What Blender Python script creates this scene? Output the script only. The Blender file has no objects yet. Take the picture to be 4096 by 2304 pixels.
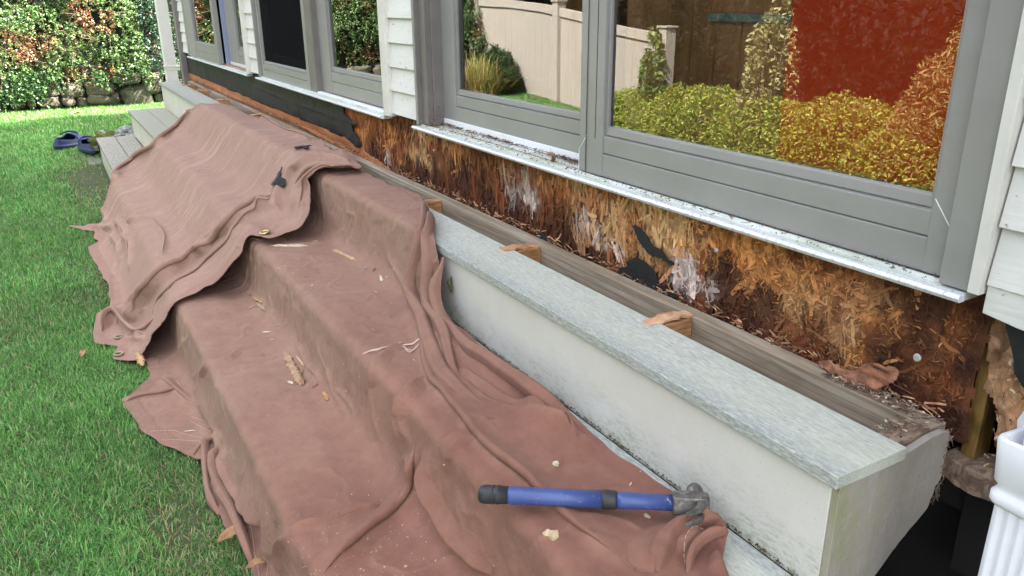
import bpy, math, random
import numpy as np
from mathutils import Matrix, Vector
rng = np.random.default_rng(7)
random.seed(7)
SC = bpy.context.scene
COL = SC.collection
# ------------------------------------------------------------------ camera
cam_data = bpy.data.cameras.new('camera'); cam = bpy.data.objects.new('camera', cam_data); COL.objects.link(cam)
_r, _u, _b = (0.866520,-0.499077,-0.008112),(0.176067,0.290408,0.940566),(-0.467059,-0.816447,0.339515)
cam.matrix_world = Matrix(((_r[0], _u[0], _b[0], 0), (_r[1], _u[1], _b[1], 0), (_r[2], _u[2], _b[2], 1.14), (0, 0, 0, 1)))
cam_data.sensor_width = 36; cam_data.lens = 27.82997; cam_data.clip_start = .02; cam_data.clip_end = 400
SC.camera = cam
# ------------------------------------------------------------------ light
SUN_EL, SUN_AZ = 47, 20           # toward the sun: +X (behind the house), turned 20 degrees to -Y
sdir = Vector((math.cos(math.radians(SUN_EL))*math.cos(math.radians(SUN_AZ)), -math.cos(math.radians(SUN_EL))*math.sin(math.radians(SUN_AZ)), math.sin(math.radians(SUN_EL))))
W = bpy.data.worlds.new('World'); SC.world = W; W.use_nodes = True
wn = W.node_tree.nodes; wl = W.node_tree.links
sky = wn.new('ShaderNodeTexSky'); sky.sky_type = 'NISHITA'; sky.sun_disc = False
sky.sun_elevation = math.radians(SUN_EL); sky.sun_rotation = math.atan2(sdir.x, sdir.y)
sky.air_density = 1.0; sky.dust_density = 3.0; sky.ozone_density = .6
wn['Background'].inputs['Strength'].default_value = .15
hs = wn.new('ShaderNodeHueSaturation'); hs.inputs['Saturation'].default_value = .42      # sky blue muted for a neutral colour balance
wl.new(sky.outputs[0], hs.inputs['Color'])
tn = wn.new('ShaderNodeMix'); tn.data_type = 'RGBA'; tn.blend_type = 'MULTIPLY'; tn.inputs[0].default_value = 1; tn.inputs[7].default_value = (1.03, 1, .965, 1)
wl.new(hs.outputs[0], tn.inputs[6]); wl.new(tn.outputs[2], wn['Background'].inputs['Color'])
sun_d = bpy.data.lights.new('sun', 'SUN'); sun_d.energy = 4.8; sun_d.angle = math.radians(.5); sun_d.color = (1, .95, .86)
sun = bpy.data.objects.new('sun', sun_d); COL.objects.link(sun)
sun.rotation_euler = sdir.to_track_quat('Z', 'Y').to_euler(); sun.location = (8, -4, 12)
SC.view_settings.view_transform = 'Standard'; SC.view_settings.look = 'None'; SC.view_settings.gamma = 1
SC.view_settings.exposure = 3.16
SC.render.engine = 'CYCLES'
cy = SC.cycles
cy.use_denoising = True; cy.max_bounces = 8; cy.transparent_max_bounces = 16; cy.diffuse_bounces = 4; cy.glossy_bounces = 4
cy.caustics_reflective = False; cy.caustics_refractive = False
# ------------------------------------------------------------------ helpers
def props(o, label=None, cat=None, group=None, kind=None):
    if label: o['label'] = label
    if cat: o['category'] = cat
    if group: o['group'] = group
    if kind: o['kind'] = kind
    return o
def thing(name, label, cat, loc=(0, 0, 0), group=None):
    o = bpy.data.objects.new(name, None); COL.objects.link(o); o.location = loc
    o.empty_display_size = .1
    return props(o, label, cat, group)
def link(name, me, mat, parent=None, smooth=False):
    o = bpy.data.objects.new(name, me); COL.objects.link(o)
    if isinstance(mat, M): mat = mat.m
    if mat is not None and not me.materials: me.materials.append(mat)
    if parent is not None:
        o.parent = parent
        if parent.type == 'EMPTY': o.matrix_parent_inverse = Matrix.Translation(-Vector(parent.location))
    if smooth:
        me.polygons.foreach_set('use_smooth', np.ones(len(me.polygons), bool))
    return o
def mesh_np(name, V, quads=None, tris=None, col=None):
    V = np.asarray(V, np.float32); me = bpy.data.meshes.new(name)
    me.vertices.add(len(V)); me.vertices.foreach_set('co', V.ravel())
    ls, lt, lv = [], [], []; n = 0
    for F, k in ((quads, 4), (tris, 3)):
        if F is None or len(F) == 0: continue
        F = np.asarray(F, np.int32); lv.append(F.ravel()); ls.append(n + np.arange(len(F))*k); lt.append(np.full(len(F), k)); n += F.size
    lv = np.concatenate(lv); ls = np.concatenate(ls); lt = np.concatenate(lt)
    me.loops.add(n); me.polygons.add(len(ls))
    me.loops.foreach_set('vertex_index', lv.astype(np.int32)); me.polygons.foreach_set('loop_start', ls.astype(np.int32)); me.polygons.foreach_set('loop_total', lt.astype(np.int32))
    me.update(calc_edges=True); me.validate()
    if col is not None: addcol(me, col)
    return me
def addcol(me, col, name='col'):
    col = np.asarray(col, np.float32)
    if col.shape[1] == 3: col = np.c_[col, np.ones(len(col), np.float32)]
    a = me.attributes.new(name, 'FLOAT_COLOR', 'POINT'); a.data.foreach_set('color', col.astype(np.float32).ravel())
class MB:
    """collects faces of one mesh"""
    def __init__(s): s.v = []; s.f = []
    def add(s, V, F):
        n = len(s.v); s.v += [tuple(map(float, p)) for p in V]; s.f += [tuple(i+n for i in f) for f in F]; return s
    def box(s, x0, x1, y0, y1, z0, z1):
        return s.add([(x0,y0,z0),(x1,y0,z0),(x1,y1,z0),(x0,y1,z0),(x0,y0,z1),(x1,y0,z1),(x1,y1,z1),(x0,y1,z1)],
                     [(0,3,2,1),(4,5,6,7),(0,1,5,4),(1,2,6,5),(2,3,7,6),(3,0,4,7)])
    def prism(s, poly, axis, a, b):
        """poly: 2D points in the two other axes (x: (y,z); y: (x,z); z: (x,y))"""
        def P(p, t):
            return {'x': (t, p[0], p[1]), 'y': (p[0], t, p[1]), 'z': (p[0], p[1], t)}[axis]
        n = len(poly); V = [P(p, a) for p in poly] + [P(p, b) for p in poly]
        F = [tuple(range(n))[::-1], tuple(range(n, 2*n))] + [(i, (i+1) % n, n+(i+1) % n, n+i) for i in range(n)]
        return s.add(V, F)
    def tube(s, pts, r, n=8, cap=True, flat=1.0):
        pts = [Vector(p) for p in pts]; rr = r if hasattr(r, '__len__') else [r]*len(pts)
        V = []; F = []
        up = Vector((0, 0, 1))
        for i, p in enumerate(pts):
            t = (pts[min(i+1, len(pts)-1)]-pts[max(i-1, 0)]).normalized()
            a = t.cross(up)
            if a.length < .05: a = t.cross(Vector((1, 0, 0)))
            a.normalize(); b = a.cross(t).normalized()
            for k in range(n):
                w = 2*math.pi*k/n; V.append(p+a*math.cos(w)*rr[i]+b*math.sin(w)*rr[i]*flat)
        for i in range(len(pts)-1):
            for k in range(n): F.append((i*n+k, i*n+(k+1) % n, (i+1)*n+(k+1) % n, (i+1)*n+k))
        if cap: F += [tuple(range(n))[::-1], tuple(range((len(pts)-1)*n, len(pts)*n))]
        return s.add(V, F)
    def lathe(s, prof, c, ax=(0, 0, 1), n=24):
        ax = Vector(ax).normalized(); a = ax.orthogonal().normalized(); b = ax.cross(a); c = Vector(c); V = []; F = []
        for (r, h) in prof:
            for k in range(n):
                w = 2*math.pi*k/n; V.append(c+ax*h+(a*math.cos(w)+b*math.sin(w))*r)
        for i in range(len(prof)-1):
            for k in range(n): F.append((i*n+k, i*n+(k+1) % n, (i+1)*n+(k+1) % n, (i+1)*n+k))
        F += [tuple(range(n))[::-1], tuple(range((len(prof)-1)*n, len(prof)*n))]
        return s.add(V, F)
    def build(s, name, mat, parent=None, bevel=0, smooth=False, seg=2, angle=.6):
        me = bpy.data.meshes.new(name); me.from_pydata(s.v, [], s.f); me.update()
        import bmesh
        bm = bmesh.new(); bm.from_mesh(me); bmesh.ops.recalc_face_normals(bm, faces=bm.faces)
        if bevel:
            es = [e for e in bm.edges if len(e.link_faces) == 2 and e.calc_face_angle(0) > angle]
            bmesh.ops.bevel(bm, geom=es, offset=bevel, segments=seg, affect='EDGES', profile=.5, clamp_overlap=True)
        bm.to_mesh(me); bm.free()
        return link(name, me, mat, parent, smooth)
def hsh(i, j, k, seed):
    h = (i*374761393 + j*668265263 + k*2147483647 + seed*1274126177) & 0xffffffff
    h = ((h ^ (h >> 13))*1274126177) & 0xffffffff
    return ((h ^ (h >> 16)) & 0xffff)/32767.5-1
def noise(x, y, z=None, seed=0):
    x = np.asarray(x, float); y = np.asarray(y, float); z = np.zeros_like(x) if z is None else np.asarray(z, float)
    xi = np.floor(x).astype(np.int64); yi = np.floor(y).astype(np.int64); zi = np.floor(z).astype(np.int64)
    f = lambda t: t*t*t*(t*(t*6-15)+10)
    u, v, w = f(x-xi), f(y-yi), f(z-zi); r = 0
    for a in (0, 1):
        for b in (0, 1):
            for c in (0, 1):
                r = r+hsh(xi+a, yi+b, zi+c, seed)*(u if a else 1-u)*(v if b else 1-v)*(w if c else 1-w)
    return r
def fbm(x, y, z=None, seed=0, o=4):
    r = 0; a = 1.; t = 0
    for k in range(o):
        r = r+a*noise(x*2**k, y*2**k, None if z is None else z*2**k, seed+k*17); t += a; a *= .5
    return r/t
def pip(px, py, poly):
    poly = np.asarray(poly); ins = np.zeros(px.shape, bool); n = len(poly)
    for i in range(n):
        x1, y1 = poly[i]; x2, y2 = poly[(i+1) % n]
        if y1 == y2: continue
        c = ((y1 > py) != (y2 > py)) & (px < (x2-x1)*(py-y1)/(y2-y1)+x1); ins ^= c
    return ins
def smooth_poly(L, step=.01, closed=False):
    L = np.asarray(L, float)
    if len(L) < 3 and not closed:
        n = max(2, int(np.hypot(*(L[1]-L[0]))/step)); t = np.linspace(0, 1, n)[:, None]; return L[0]*(1-t)+L[1]*t
    n = len(L); out = []
    for i in range(n if closed else n-1):
        if closed: p0, p1, p2, p3 = L[(i-1) % n], L[i], L[(i+1) % n], L[(i+2) % n]
        else: p0, p1, p2, p3 = L[max(i-1, 0)], L[i], L[i+1], L[min(i+2, n-1)]
        m = max(2, int(np.hypot(*(p2-p1))/step))
        for t in np.arange(m)/m:
            out.append(.5*((2*p1)+(-p0+p2)*t+(2*p0-5*p1+4*p2-p3)*t*t+(-p0+3*p1-3*p2+p3)*t**3))
    if not closed: out.append(L[-1])
    return np.array(out)
def polydist(px, py, L):
    """signed distance to a polyline, fraction along it"""
    best = np.full(px.shape, 1e9); sg = np.zeros(px.shape); al = np.zeros(px.shape)
    d = np.r_[0, np.cumsum(np.hypot(*np.diff(L, axis=0).T))]
    for i in range(len(L)-1):
        ax, ay = L[i]; dx, dy = L[i+1]-L[i]; l2 = max(dx*dx+dy*dy, 1e-12)
        t = np.clip(((px-ax)*dx+(py-ay)*dy)/l2, 0, 1); ex = px-ax-t*dx; ey = py-ay-t*dy; q = ex*ex+ey*ey
        k = q < best; best = np.where(k, q, best); sg = np.where(k, np.sign(dx*(py-ay)-dy*(px-ax)), sg); al = np.where(k, d[i]+t*(d[i+1]-d[i]), al)
    return np.sqrt(best), sg, al, d[-1]
# ------------------------------------------------------------------ materials
class M:
    def __init__(s, name, color=(.5, .5, .5), rough=.6, metal=0, spec=.5):
        s.m = bpy.data.materials.new(name); s.m.use_nodes = True; s.nt = s.m.node_tree; s.n = s.nt.nodes; s.l = s.nt.links
        s.b = s.n['Principled BSDF']; s.set('Base Color', (*color, 1)); s.set('Roughness', rough); s.set('Metallic', metal); s.set('Specular IOR Level', spec)
        s.c = None; s.h = None
    def set(s, k, v):
        if hasattr(v, 'is_output'): s.l.new(v, s.b.inputs[k])
        else: s.b.inputs[k].default_value = v
    def node(s, t, **kw):
        nd = s.n.new(t)
        for k, v in kw.items():
            if k.startswith('i_'):
                k2 = k[2:].replace('_', ' ')
                if k2 not in nd.inputs: k2 = k2.title()
                if hasattr(v, 'is_output'): s.l.new(v, nd.inputs[k2])
                else: nd.inputs[k2].default_value = v
            else: setattr(nd, k, v)
        return nd
    def co(s, scale=(1, 1, 1), rot=(0, 0, 0)):
        if not hasattr(s, '_tc'): s._tc = s.node('ShaderNodeTexCoord')
        mp = s.node('ShaderNodeMapping'); mp.inputs['Scale'].default_value = scale; mp.inputs['Rotation'].default_value = rot
        s.l.new(s._tc.outputs['Object'], mp.inputs['Vector']); return mp.outputs[0]
    def noise(s, scale, detail=4, rough=.55, vec=None, dist=0, stretch=(1, 1, 1)):
        nd = s.node('ShaderNodeTexNoise'); nd.inputs['Scale'].default_value = scale; nd.inputs['Detail'].default_value = detail
        nd.inputs['Roughness'].default_value = rough; nd.inputs['Distortion'].default_value = dist
        s.l.new(vec if vec is not None else s.co(stretch), nd.inputs['Vector']); return nd.outputs['Fac']
    def vor(s, scale, stretch=(1, 1, 1), feature='F1', out='Distance'):
        nd = s.node('ShaderNodeTexVoronoi', feature=feature); nd.inputs['Scale'].default_value = scale
        s.l.new(s.co(stretch), nd.inputs['Vector']); return nd.outputs[out]
    def ramp(s, fac, stops, interp='LINEAR'):
        nd = s.node('ShaderNodeValToRGB'); cr = nd.color_ramp; cr.interpolation = interp
        while len(cr.elements) < len(stops): cr.elements.new(.5)
        for e, (p, c) in zip(cr.elements, stops):
            e.position = p; e.color = (*c, 1) if hasattr(c, '__len__') else (c, c, c, 1)
        s.l.new(fac, nd.inputs[0]); return nd.outputs[0]
    def mix(s, fac, a, b, mode='MIX'):
        nd = s.node('ShaderNodeMix', data_type='RGBA', blend_type=mode)
        for k, v in ((0, fac), (6, a), (7, b)):
            if hasattr(v, 'is_output'): s.l.new(v, nd.inputs[k])
            else: nd.inputs[k].default_value = (*v, 1) if hasattr(v, '__len__') else v
        return nd.outputs[2]
    def math(s, op, a, b=0., c=None):
        nd = s.node('ShaderNodeMath', operation=op)
        for k, v in ((0, a), (1, b)):
            if hasattr(v, 'is_output'): s.l.new(v, nd.inputs[k])
            else: nd.inputs[k].default_value = v
        return nd.outputs[0]
    def attr(s, name='col', out='Color'): return s.node('ShaderNodeAttribute', attribute_name=name).outputs[out]
    def xyz(s):
        if not hasattr(s, '_sx'):
            if not hasattr(s, '_tc'): s._tc = s.node('ShaderNodeTexCoord')
            s._sx = s.node('ShaderNodeSeparateXYZ'); s.l.new(s._tc.outputs['Object'], s._sx.inputs[0])
        return s._sx.outputs
    def maprange(s, v, a, b, c=0., d=1.):
        nd = s.node('ShaderNodeMapRange'); s.l.new(v, nd.inputs[0])
        for k, q in zip((1, 2, 3, 4), (a, b, c, d)): nd.inputs[k].default_value = q
        return nd.outputs[0]
    def bump(s, h, strength=.5, dist=.002):
        nd = s.node('ShaderNodeBump'); nd.inputs['Strength'].default_value = strength; nd.inputs['Distance'].default_value = dist
        s.l.new(h, nd.inputs['Height'])
        if s.h is not None: s.l.new(s.h, nd.inputs['Normal'])
        s.h = nd.outputs[0]; s.l.new(s.h, s.b.inputs['Normal']); return s
    def trans(s, amt, col=None):
        """leaf translucency"""
        tr = s.node('ShaderNodeBsdfTranslucent'); mx = s.node('ShaderNodeMixShader'); mx.inputs[0].default_value = amt
        src = s.b.inputs['Base Color'].links[0].from_socket if s.b.inputs['Base Color'].links else None
        if src: s.l.new(src, tr.inputs[0])
        else: tr.inputs[0].default_value = s.b.inputs['Base Color'].default_value
        out = s.n['Material Output']; s.l.new(s.b.outputs[0], mx.inputs[1]); s.l.new(tr.outputs[0], mx.inputs[2]); s.l.new(mx.outputs[0], out.inputs[0]); return s
def varied(name, c1, c2, scale, rough=.6, stretch=(1, 1, 1), bump=0, bscale=None, detail=5, spec=.4, bdist=.002):
    m = M(name, c1, rough, spec=spec); n = m.noise(scale, detail, stretch=stretch)
    m.set('Base Color', m.ramp(n, [(.32, c1), (.68, c2)]))
    if bump: m.bump(m.noise(bscale or scale*3, detail, stretch=stretch), bump, bdist)
    return m

def rounded(pts, rad, step=.002):
    """polyline (x,z) with corner radii -> dense samples by arclength"""
    pts=[np.array(p,float) for p in pts]; out=[pts[0]]
    for i in range(1,len(pts)-1):
        a,b,c=pts[i-1],pts[i],pts[i+1]; r=rad[i-1]
        u=(a-b)/np.linalg.norm(a-b); v=(c-b)/np.linalg.norm(c-b)
        p,q=b+u*r,b+v*r
        for t in np.linspace(0,1,12): out.append((1-t)**2*p+2*t*(1-t)*b+t*t*q)
    out.append(pts[-1]); out=np.array(out)
    d=np.r_[0,np.cumsum(np.linalg.norm(np.diff(out,axis=0),axis=1))]
    k=np.r_[True,np.diff(d)>1e-6]; d=d[k];out=out[k]
    s=np.arange(0,d[-1],step)
    return s,np.c_[np.interp(s,d,out[:,0]),np.interp(s,d,out[:,1])]
PB=rounded([(-.6,-.02),(.245,-.02),(.262,.192),(.505,.192),(.518,.388),(.765,.388),(.775,.584),(1.2,.584)],[.05,.022,.075,.022,.06,.018])
PA=rounded([(-.6,-.02),(.13,-.018),(.256,.200),(.39,.226),(.516,.396),(.645,.420),(.773,.594),(1.2,.592)],[.06,.030,.06,.028,.06,.024])
def basepos(P,s,y):
    S,Q=P; x=np.interp(s,S,Q[:,0]); z=np.interp(s,S,Q[:,1])
    g=np.gradient(Q,S,axis=0); tx=np.interp(s,S,g[:,0]); tz=np.interp(s,S,g[:,1])
    n=np.hypot(tx,tz); return x,z,-tz/n,tx/n

POLY_A=[(1.632,5.068),(1.672,4.944),(1.748,4.913),(1.776,4.734),(1.768,4.44),(1.772,4.278),(1.792,4.182),(1.788,3.906),(1.784,3.694),(1.784,3.487),(1.844,3.332),(1.78,2.974),(1.84,3.061),(1.84,2.98),(1.792,2.732),(1.768,2.6),(1.756,2.568),(1.668,2.589),(1.628,2.638),(1.608,2.671),(1.58,2.633),(1.544,2.573),(1.504,2.521),(1.5,2.531),(1.46,2.531),(1.396,2.557),(1.344,2.547),(1.308,2.633),(1.26,2.595),(1.196,2.633),(1.072,2.71),(0.972,2.704),(0.912,2.704),(0.82,2.778),(0.74,2.789),(0.712,2.789),(0.636,2.859),(0.668,2.968),(0.596,3.042),(0.596,3.157),(0.632,3.325),(0.676,3.415),(0.692,3.649),(0.668,4.012),(0.644,4.413),(0.684,4.458),(0.712,4.468),(0.684,4.561),(0.7,4.714),(0.636,4.803),(0.568,4.944),(0.776,4.783),(0.812,4.954),(0.876,5.005),(0.976,5.089),(1.04,5.336),(1.144,5.392),(1.292,5.036),(1.46,5.26)]
POLY_B=[(1.988,2.643),(1.988,2.399),(2.004,2.278),(2.008,2.199),(1.976,2.05),(1.928,1.907),(1.848,1.72),(1.776,1.688),(1.736,1.664),(1.716,1.623),(1.692,1.577),(1.692,1.507),(1.668,1.419),(1.664,1.275),(1.672,1.198),(1.676,1.081),(1.672,0.955),(1.676,0.866),(1.68,0.789),(1.684,0.737),(1.696,0.712),(1.684,0.673),(1.668,0.679),(1.644,0.651),(1.628,0.659),(1.628,0.63)]
POLY_B2=[(0.804,1.495),(0.808,1.644),(0.78,1.702),(0.784,1.756),(0.78,1.892),(0.792,2),(0.772,2.059),(0.708,2.172),(0.668,2.283),(0.648,2.414),(0.636,2.495),(0.676,2.563),(0.728,2.643),(0.74,2.682),(0.732,2.812)]
FOLD_A=[([(1.38,2.665),(1.28,2.665),(1.2,2.721),(1.08,2.818),(0.98,2.801)],0.024,0.1,0.1,0),
([(1.47,2.853),(1.38,2.889),(1.3,2.877),(1.21,2.992),(1.16,3.005),(1.1,3.055),(1.01,3.005),(0.948,2.998),(0.852,3.067),(0.764,3.106),(0.716,3.106)],0.04,0.055,0.012,-1),
([(1.28,3.08),(1.16,3.125),(1.08,3.144),(0.972,3.074),(0.856,3.243),(0.756,3.345),(0.692,3.332),(0.632,3.325),(0.608,3.23)],0.016,0.02,0.016,0),
([(1.08,2.807),(1,2.848),(0.928,2.919),(0.86,2.883),(0.8,2.889)],-0.012,0.01,0.01,0),
([(0.86,2.992),(0.764,3.138),(0.7,3.203)],0.014,0.016,0.012,0),
([(0.888,3.866),(0.9,4.012),(0.94,4.046),(0.992,3.939),(1.03,3.858),(1.04,3.687),(1.04,3.523),(1.03,3.387),(0.984,3.197)],0.012,0.01,0.008,0),
([(0.872,4.385),(0.888,4.054),(0.888,3.818),(0.868,3.702),(0.82,3.596)],0.014,0.015,0.012,0),
([(0.796,4.358),(0.816,4.012),(0.756,3.947),(0.704,3.756),(0.676,3.472)],0.014,0.02,0.012,0),
([(0.64,4.862),(0.72,4.773),(0.836,4.376)],0.016,0.02,0.02,0),
([(0.62,3.17),(0.652,3.277),(0.692,3.297),(0.712,3.157),(0.74,3.042),(0.78,2.901)],0.035,0.022,0.018,0),
([(0.64,3.067),(0.676,3.217),(0.684,3.144),(0.712,3.055)],-0.022,0.016,0.016,0),
([(0.656,2.974),(0.696,2.998),(0.752,2.913),(0.8,2.848)],0.018,0.015,0.012,0),
([(0.8,5.005),(0.804,4.666),(0.764,4.627)],0.014,0.015,0.012,0),
([(1,5.057),(1.14,5.099),(1.28,4.852),(1.44,5.078)],-0.028,0.018,0.018,0),
([(0.972,4.964),(1.02,5.27),(1.14,5.369),(1.29,5.005),(1.45,5.227),(1.61,5.047)],0.02,0.018,0.018,0),
([(1.45,2.749),(1.5,2.853),(1.55,2.889),(1.6,2.883),(1.64,2.836),(1.68,2.807),(1.71,2.715),(1.76,2.638)],0.038,0.06,0.01,1),
([(1.48,2.66),(1.53,2.704),(1.56,2.727),(1.6,2.699),(1.63,2.643),(1.69,2.589),(1.76,2.589)],0.03,0.02,0.015,0),
([(1.52,2.842),(1.49,2.732),(1.48,2.671)],-0.025,0.02,0.02,0),
([(1.79,4.156),(1.79,3.979),(1.77,3.656),(1.78,3.458),(1.8,3.325)],0.014,0.018,0.014,0),
([(1.66,3.125),(1.74,3.119),(1.78,3.036),(1.79,2.962)],0.01,0.014,0.014,0),
([(1.84,3.304),(1.79,3.061),(1.78,2.962),(1.84,3.036)],0.012,0.014,0.014,0),
([(1.83,3.011),(1.79,2.842),(1.76,2.693)],0.01,0.01,0.01,0)]
FOLD_B=[([(1.8,1.861),(1.7,1.88),(1.64,1.785),(1.62,1.688),(1.58,1.593),(1.54,1.488),(1.51,1.382),(1.5,1.296),(1.5,1.221),(1.48,1.108),(1.49,1.157),(1.48,1.05),(1.49,0.961),(1.49,0.901),(1.5,0.824),(1.5,0.765),(1.51,0.702)],0.008,0.06,0.015,1),
([(1.81,1.826),(1.7,1.83),(1.66,1.767),(1.6,1.61)],0.022,0.022,0.022,0),
([(1.85,1.756),(1.73,1.731),(1.66,1.654),(1.61,1.507),(1.58,1.422)],0.03,0.024,0.018,0),
([(1.81,1.692),(1.7,1.62),(1.66,1.538),(1.64,1.461),(1.64,1.382),(1.65,1.277),(1.66,1.147),(1.62,1.152),(1.63,1.065),(1.65,1.009)],0.034,0.028,0.022,0),
([(1.54,1.39),(1.57,1.337),(1.57,1.251),(1.59,1.171),(1.62,1.076),(1.65,1.026),(1.66,0.963)],0.015,0.06,0.014,-1),
([(1.4,1.244),(1.36,1.228),(1.32,1.203),(1.3,1.138),(1.29,1.087),(1.3,1.003),(1.3,0.949)],0.01,0.06,0.02,1),
([(1.52,1.422),(1.47,1.385),(1.44,1.359),(1.41,1.362),(1.38,1.348),(1.35,1.326)],0.005,0.012,0.012,0),
([(1.43,1.309),(1.41,1.291),(1.4,1.254)],-0.012,0.03,0.03,0),
([(1.54,1.6),(1.47,1.554),(1.43,1.523),(1.4,1.523),(1.34,1.501),(1.29,1.452)],0.01,0.014,0.014,0),
([(1.38,1.293),(1.36,1.27),(1.32,1.264),(1.28,1.264),(1.24,1.264),(1.17,1.233),(1.1,1.193),(1.05,1.162)],0.01,0.075,0.02,-1),
([(1.46,1.405),(1.42,1.362),(1.38,1.326),(1.35,1.291)],0.014,0.02,0.016,0),
([(1.02,1.326),(1.08,1.301),(1.14,1.299),(1.21,1.293)],0.015,0.01,0.008,0),
([(1.04,1.304),(0.976,1.376),(0.916,1.413),(0.868,1.416)],0.012,0.014,0.014,0),
([(0.916,1.963),(0.852,1.955),(0.84,1.838),(0.868,1.692),(0.924,1.516),(0.876,1.501),(0.84,1.458)],0.016,0.06,0.01,1),
([(0.9,2.404),(0.856,2.345),(0.868,2.186),(0.896,2.046)],0.018,0.04,0.006,1),
([(0.784,1.915),(0.804,2.025),(0.832,2.097),(0.884,2.046),(0.864,2.012),(0.828,1.996),(0.808,1.927),(0.808,1.841),(0.82,1.741),(0.82,1.668),(0.816,1.571),(0.804,1.498)],0.02,0.015,0.015,0),
([(0.768,2.622),(0.796,2.479),(0.828,2.374)],0.012,0.012,0.012,0),
([(0.772,2.067),(0.796,2.076),(0.828,2.093)],0.016,0.014,0.014,0),
([(0.9,2.359),(0.952,2.321),(1.06,2.172),(1.14,2.231),(1.26,2.236)],0.007,0.014,0.01,0),
([(1.12,2.154),(1.16,2.159),(1.19,2.154)],0.008,0.008,0.008,0),
([(1.01,2.49),(0.84,2.766),(0.792,2.699)],0.007,0.014,0.014,0),
([(0.992,2.807),(0.908,2.907),(0.84,2.943)],0.008,0.014,0.014,0),
([(1.75,2.059),(1.7,1.955),(1.68,1.864)],0.008,0.012,0.012,0),
([(1.3,2.245),(1.27,2.124),(1.26,2),(1.24,1.876)],-0.01,0.03,0.03,0),
([(1.38,1.931),(1.34,1.899),(1.31,1.83),(1.29,1.77)],0.006,0.008,0.008,0),
([(1.32,1.845),(1.28,1.767),(1.27,1.657),(1.26,1.607)],0.006,0.01,0.01,0),
([(1.29,1.778),(1.3,1.657),(1.28,1.61),(1.24,1.607)],0.006,0.01,0.01,0),
([(1.07,1.988),(1.12,2.004),(1.18,2)],0.006,0.012,0.012,0),
([(1.15,1.826),(1.21,1.845),(1.24,1.884),(1.28,1.919)],0.007,0.014,0.012,0),
([(1.54,0.682),(1.56,0.709),(1.58,0.724),(1.62,0.725),(1.66,0.733),(1.69,0.722),(1.7,0.707)],0.014,0.035,0.012,-1),
([(1.66,0.709),(1.64,0.709),(1.61,0.703),(1.59,0.689)],0.018,0.015,0.012,0),
([(1.59,0.65),(1.6,0.67),(1.62,0.69),(1.63,0.687),(1.66,0.682)],-0.03,0.016,0.016,0),
([(1.61,0.645),(1.63,0.662),(1.64,0.655)],0.015,0.015,0.01,0)]
SPLINT=[((1.472, 2.552), (1.576, 2.485), 0.013), ((1.632, 2.404), (1.656, 2.231), 0.014), ((1.236, 2.132), (1.216, 1.888), 0.022), ((1.256, 2.067), (1.256, 1.988), 0.006), ((1.256, 1.988), (1.236, 1.951), 0.003), ((1.22, 2.531), (1.256, 2.526), 0.004), ((1.26, 2.6), (1.28, 2.49), 0.01), ((1.26, 2.542), (1.268, 2.434), 0.01), ((1.216, 2.316), (1.24, 2.287), 0.006), ((1.192, 1.939), (1.2, 1.911), 0.008), ((1.236, 1.849), (1.26, 1.849), 0.005), ((1.256, 1.804), (1.252, 1.756), 0.012), ((1.668, 2.059), (1.656, 2.021), 0.009), ((1.672, 1.899), (1.68, 1.845), 0.008), ((1.652, 2.163), (1.66, 2.15), 0.007), ((1.664, 2.11), (1.68, 2.115), 0.006), ((1.244, 2.633), (1.268, 2.616), 0.005), ((1.216, 2.241), (1.232, 2.231), 0.003), ((1.608, 1.967), (1.608, 1.943), 0.002), ((1.556, 0.977), (1.56, 0.964), 0.01), ((1.452, 0.84), (1.464, 0.816), 0.018), ((1.604, 0.793), (1.608, 0.78), 0.006), ((1.6, 2.71), (1.628, 2.727), 0.005), ((1.444, 2.704), (1.456, 2.638), 0.006), ((1.6, 2.516), (1.62, 2.516), 0.004), ((0.772, 2.209), (0.804, 2.199), 0.004), ((1.26, 2.321), (1.28, 2.278), 0.002), ((1.636, 0.868), (1.644, 0.872), 0.002), ((1.676, 2.029), (1.676, 2.017), 0.003)]
TAR1=[(1.68,3.112),(1.708,3.144),(1.72,3.17),(1.74,3.151),(1.748,3.164),(1.752,3.157),(1.752,3.125),(1.74,3.125),(1.72,3.074),(1.7,3.099),(1.676,3.086)]
TAR2=[(1.596,3.005),(1.588,2.962),(1.58,2.937),(1.58,2.907),(1.56,2.883),(1.544,2.859),(1.52,2.913),(1.552,2.968),(1.572,2.992)]
GROM=[(1.344, 2.6), (0.676, 3.055), (0.66, 2.883)]
FRAY=[(1.448,1.593),(1.468,1.587),(1.504,1.587),(1.536,1.6),(1.536,1.584),(1.556,1.58),(1.576,1.58)]
FRAY2=[(1.528,1.58),(1.532,1.548),(1.548,1.554),(1.564,1.554)]
STB=[[(1.832,1.709),(1.776,1.734),(1.716,1.741),(1.664,1.674),(1.616,1.554),(1.592,1.498)],
[(1.78,1.706),(1.724,1.692),(1.668,1.633),(1.612,1.519),(1.576,1.434)],
[(1.684,0.689),(1.656,0.702),(1.636,0.712),(1.616,0.709),(1.6,0.696),(1.576,0.662)],
[(0.852,1.778),(0.848,1.654),(0.832,1.567),(0.816,1.482)],
[(0.896,1.62),(0.892,1.545),(0.832,1.464)],
[(0.692,2.259),(0.74,2.236),(0.784,2.181),(0.84,2.119)],
[(0.712,2.19),(0.748,2.172),(0.792,2.141),(0.828,2.11)],
[(0.808,2.297),(0.836,2.231),(0.884,2.102)],
[(0.8,2.273),(0.824,2.204),(0.848,2.137)],
[(0.772,2.622),(0.8,2.479),(0.824,2.369)],
[(0.796,2.6),(0.824,2.474),(0.844,2.364)]]
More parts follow.
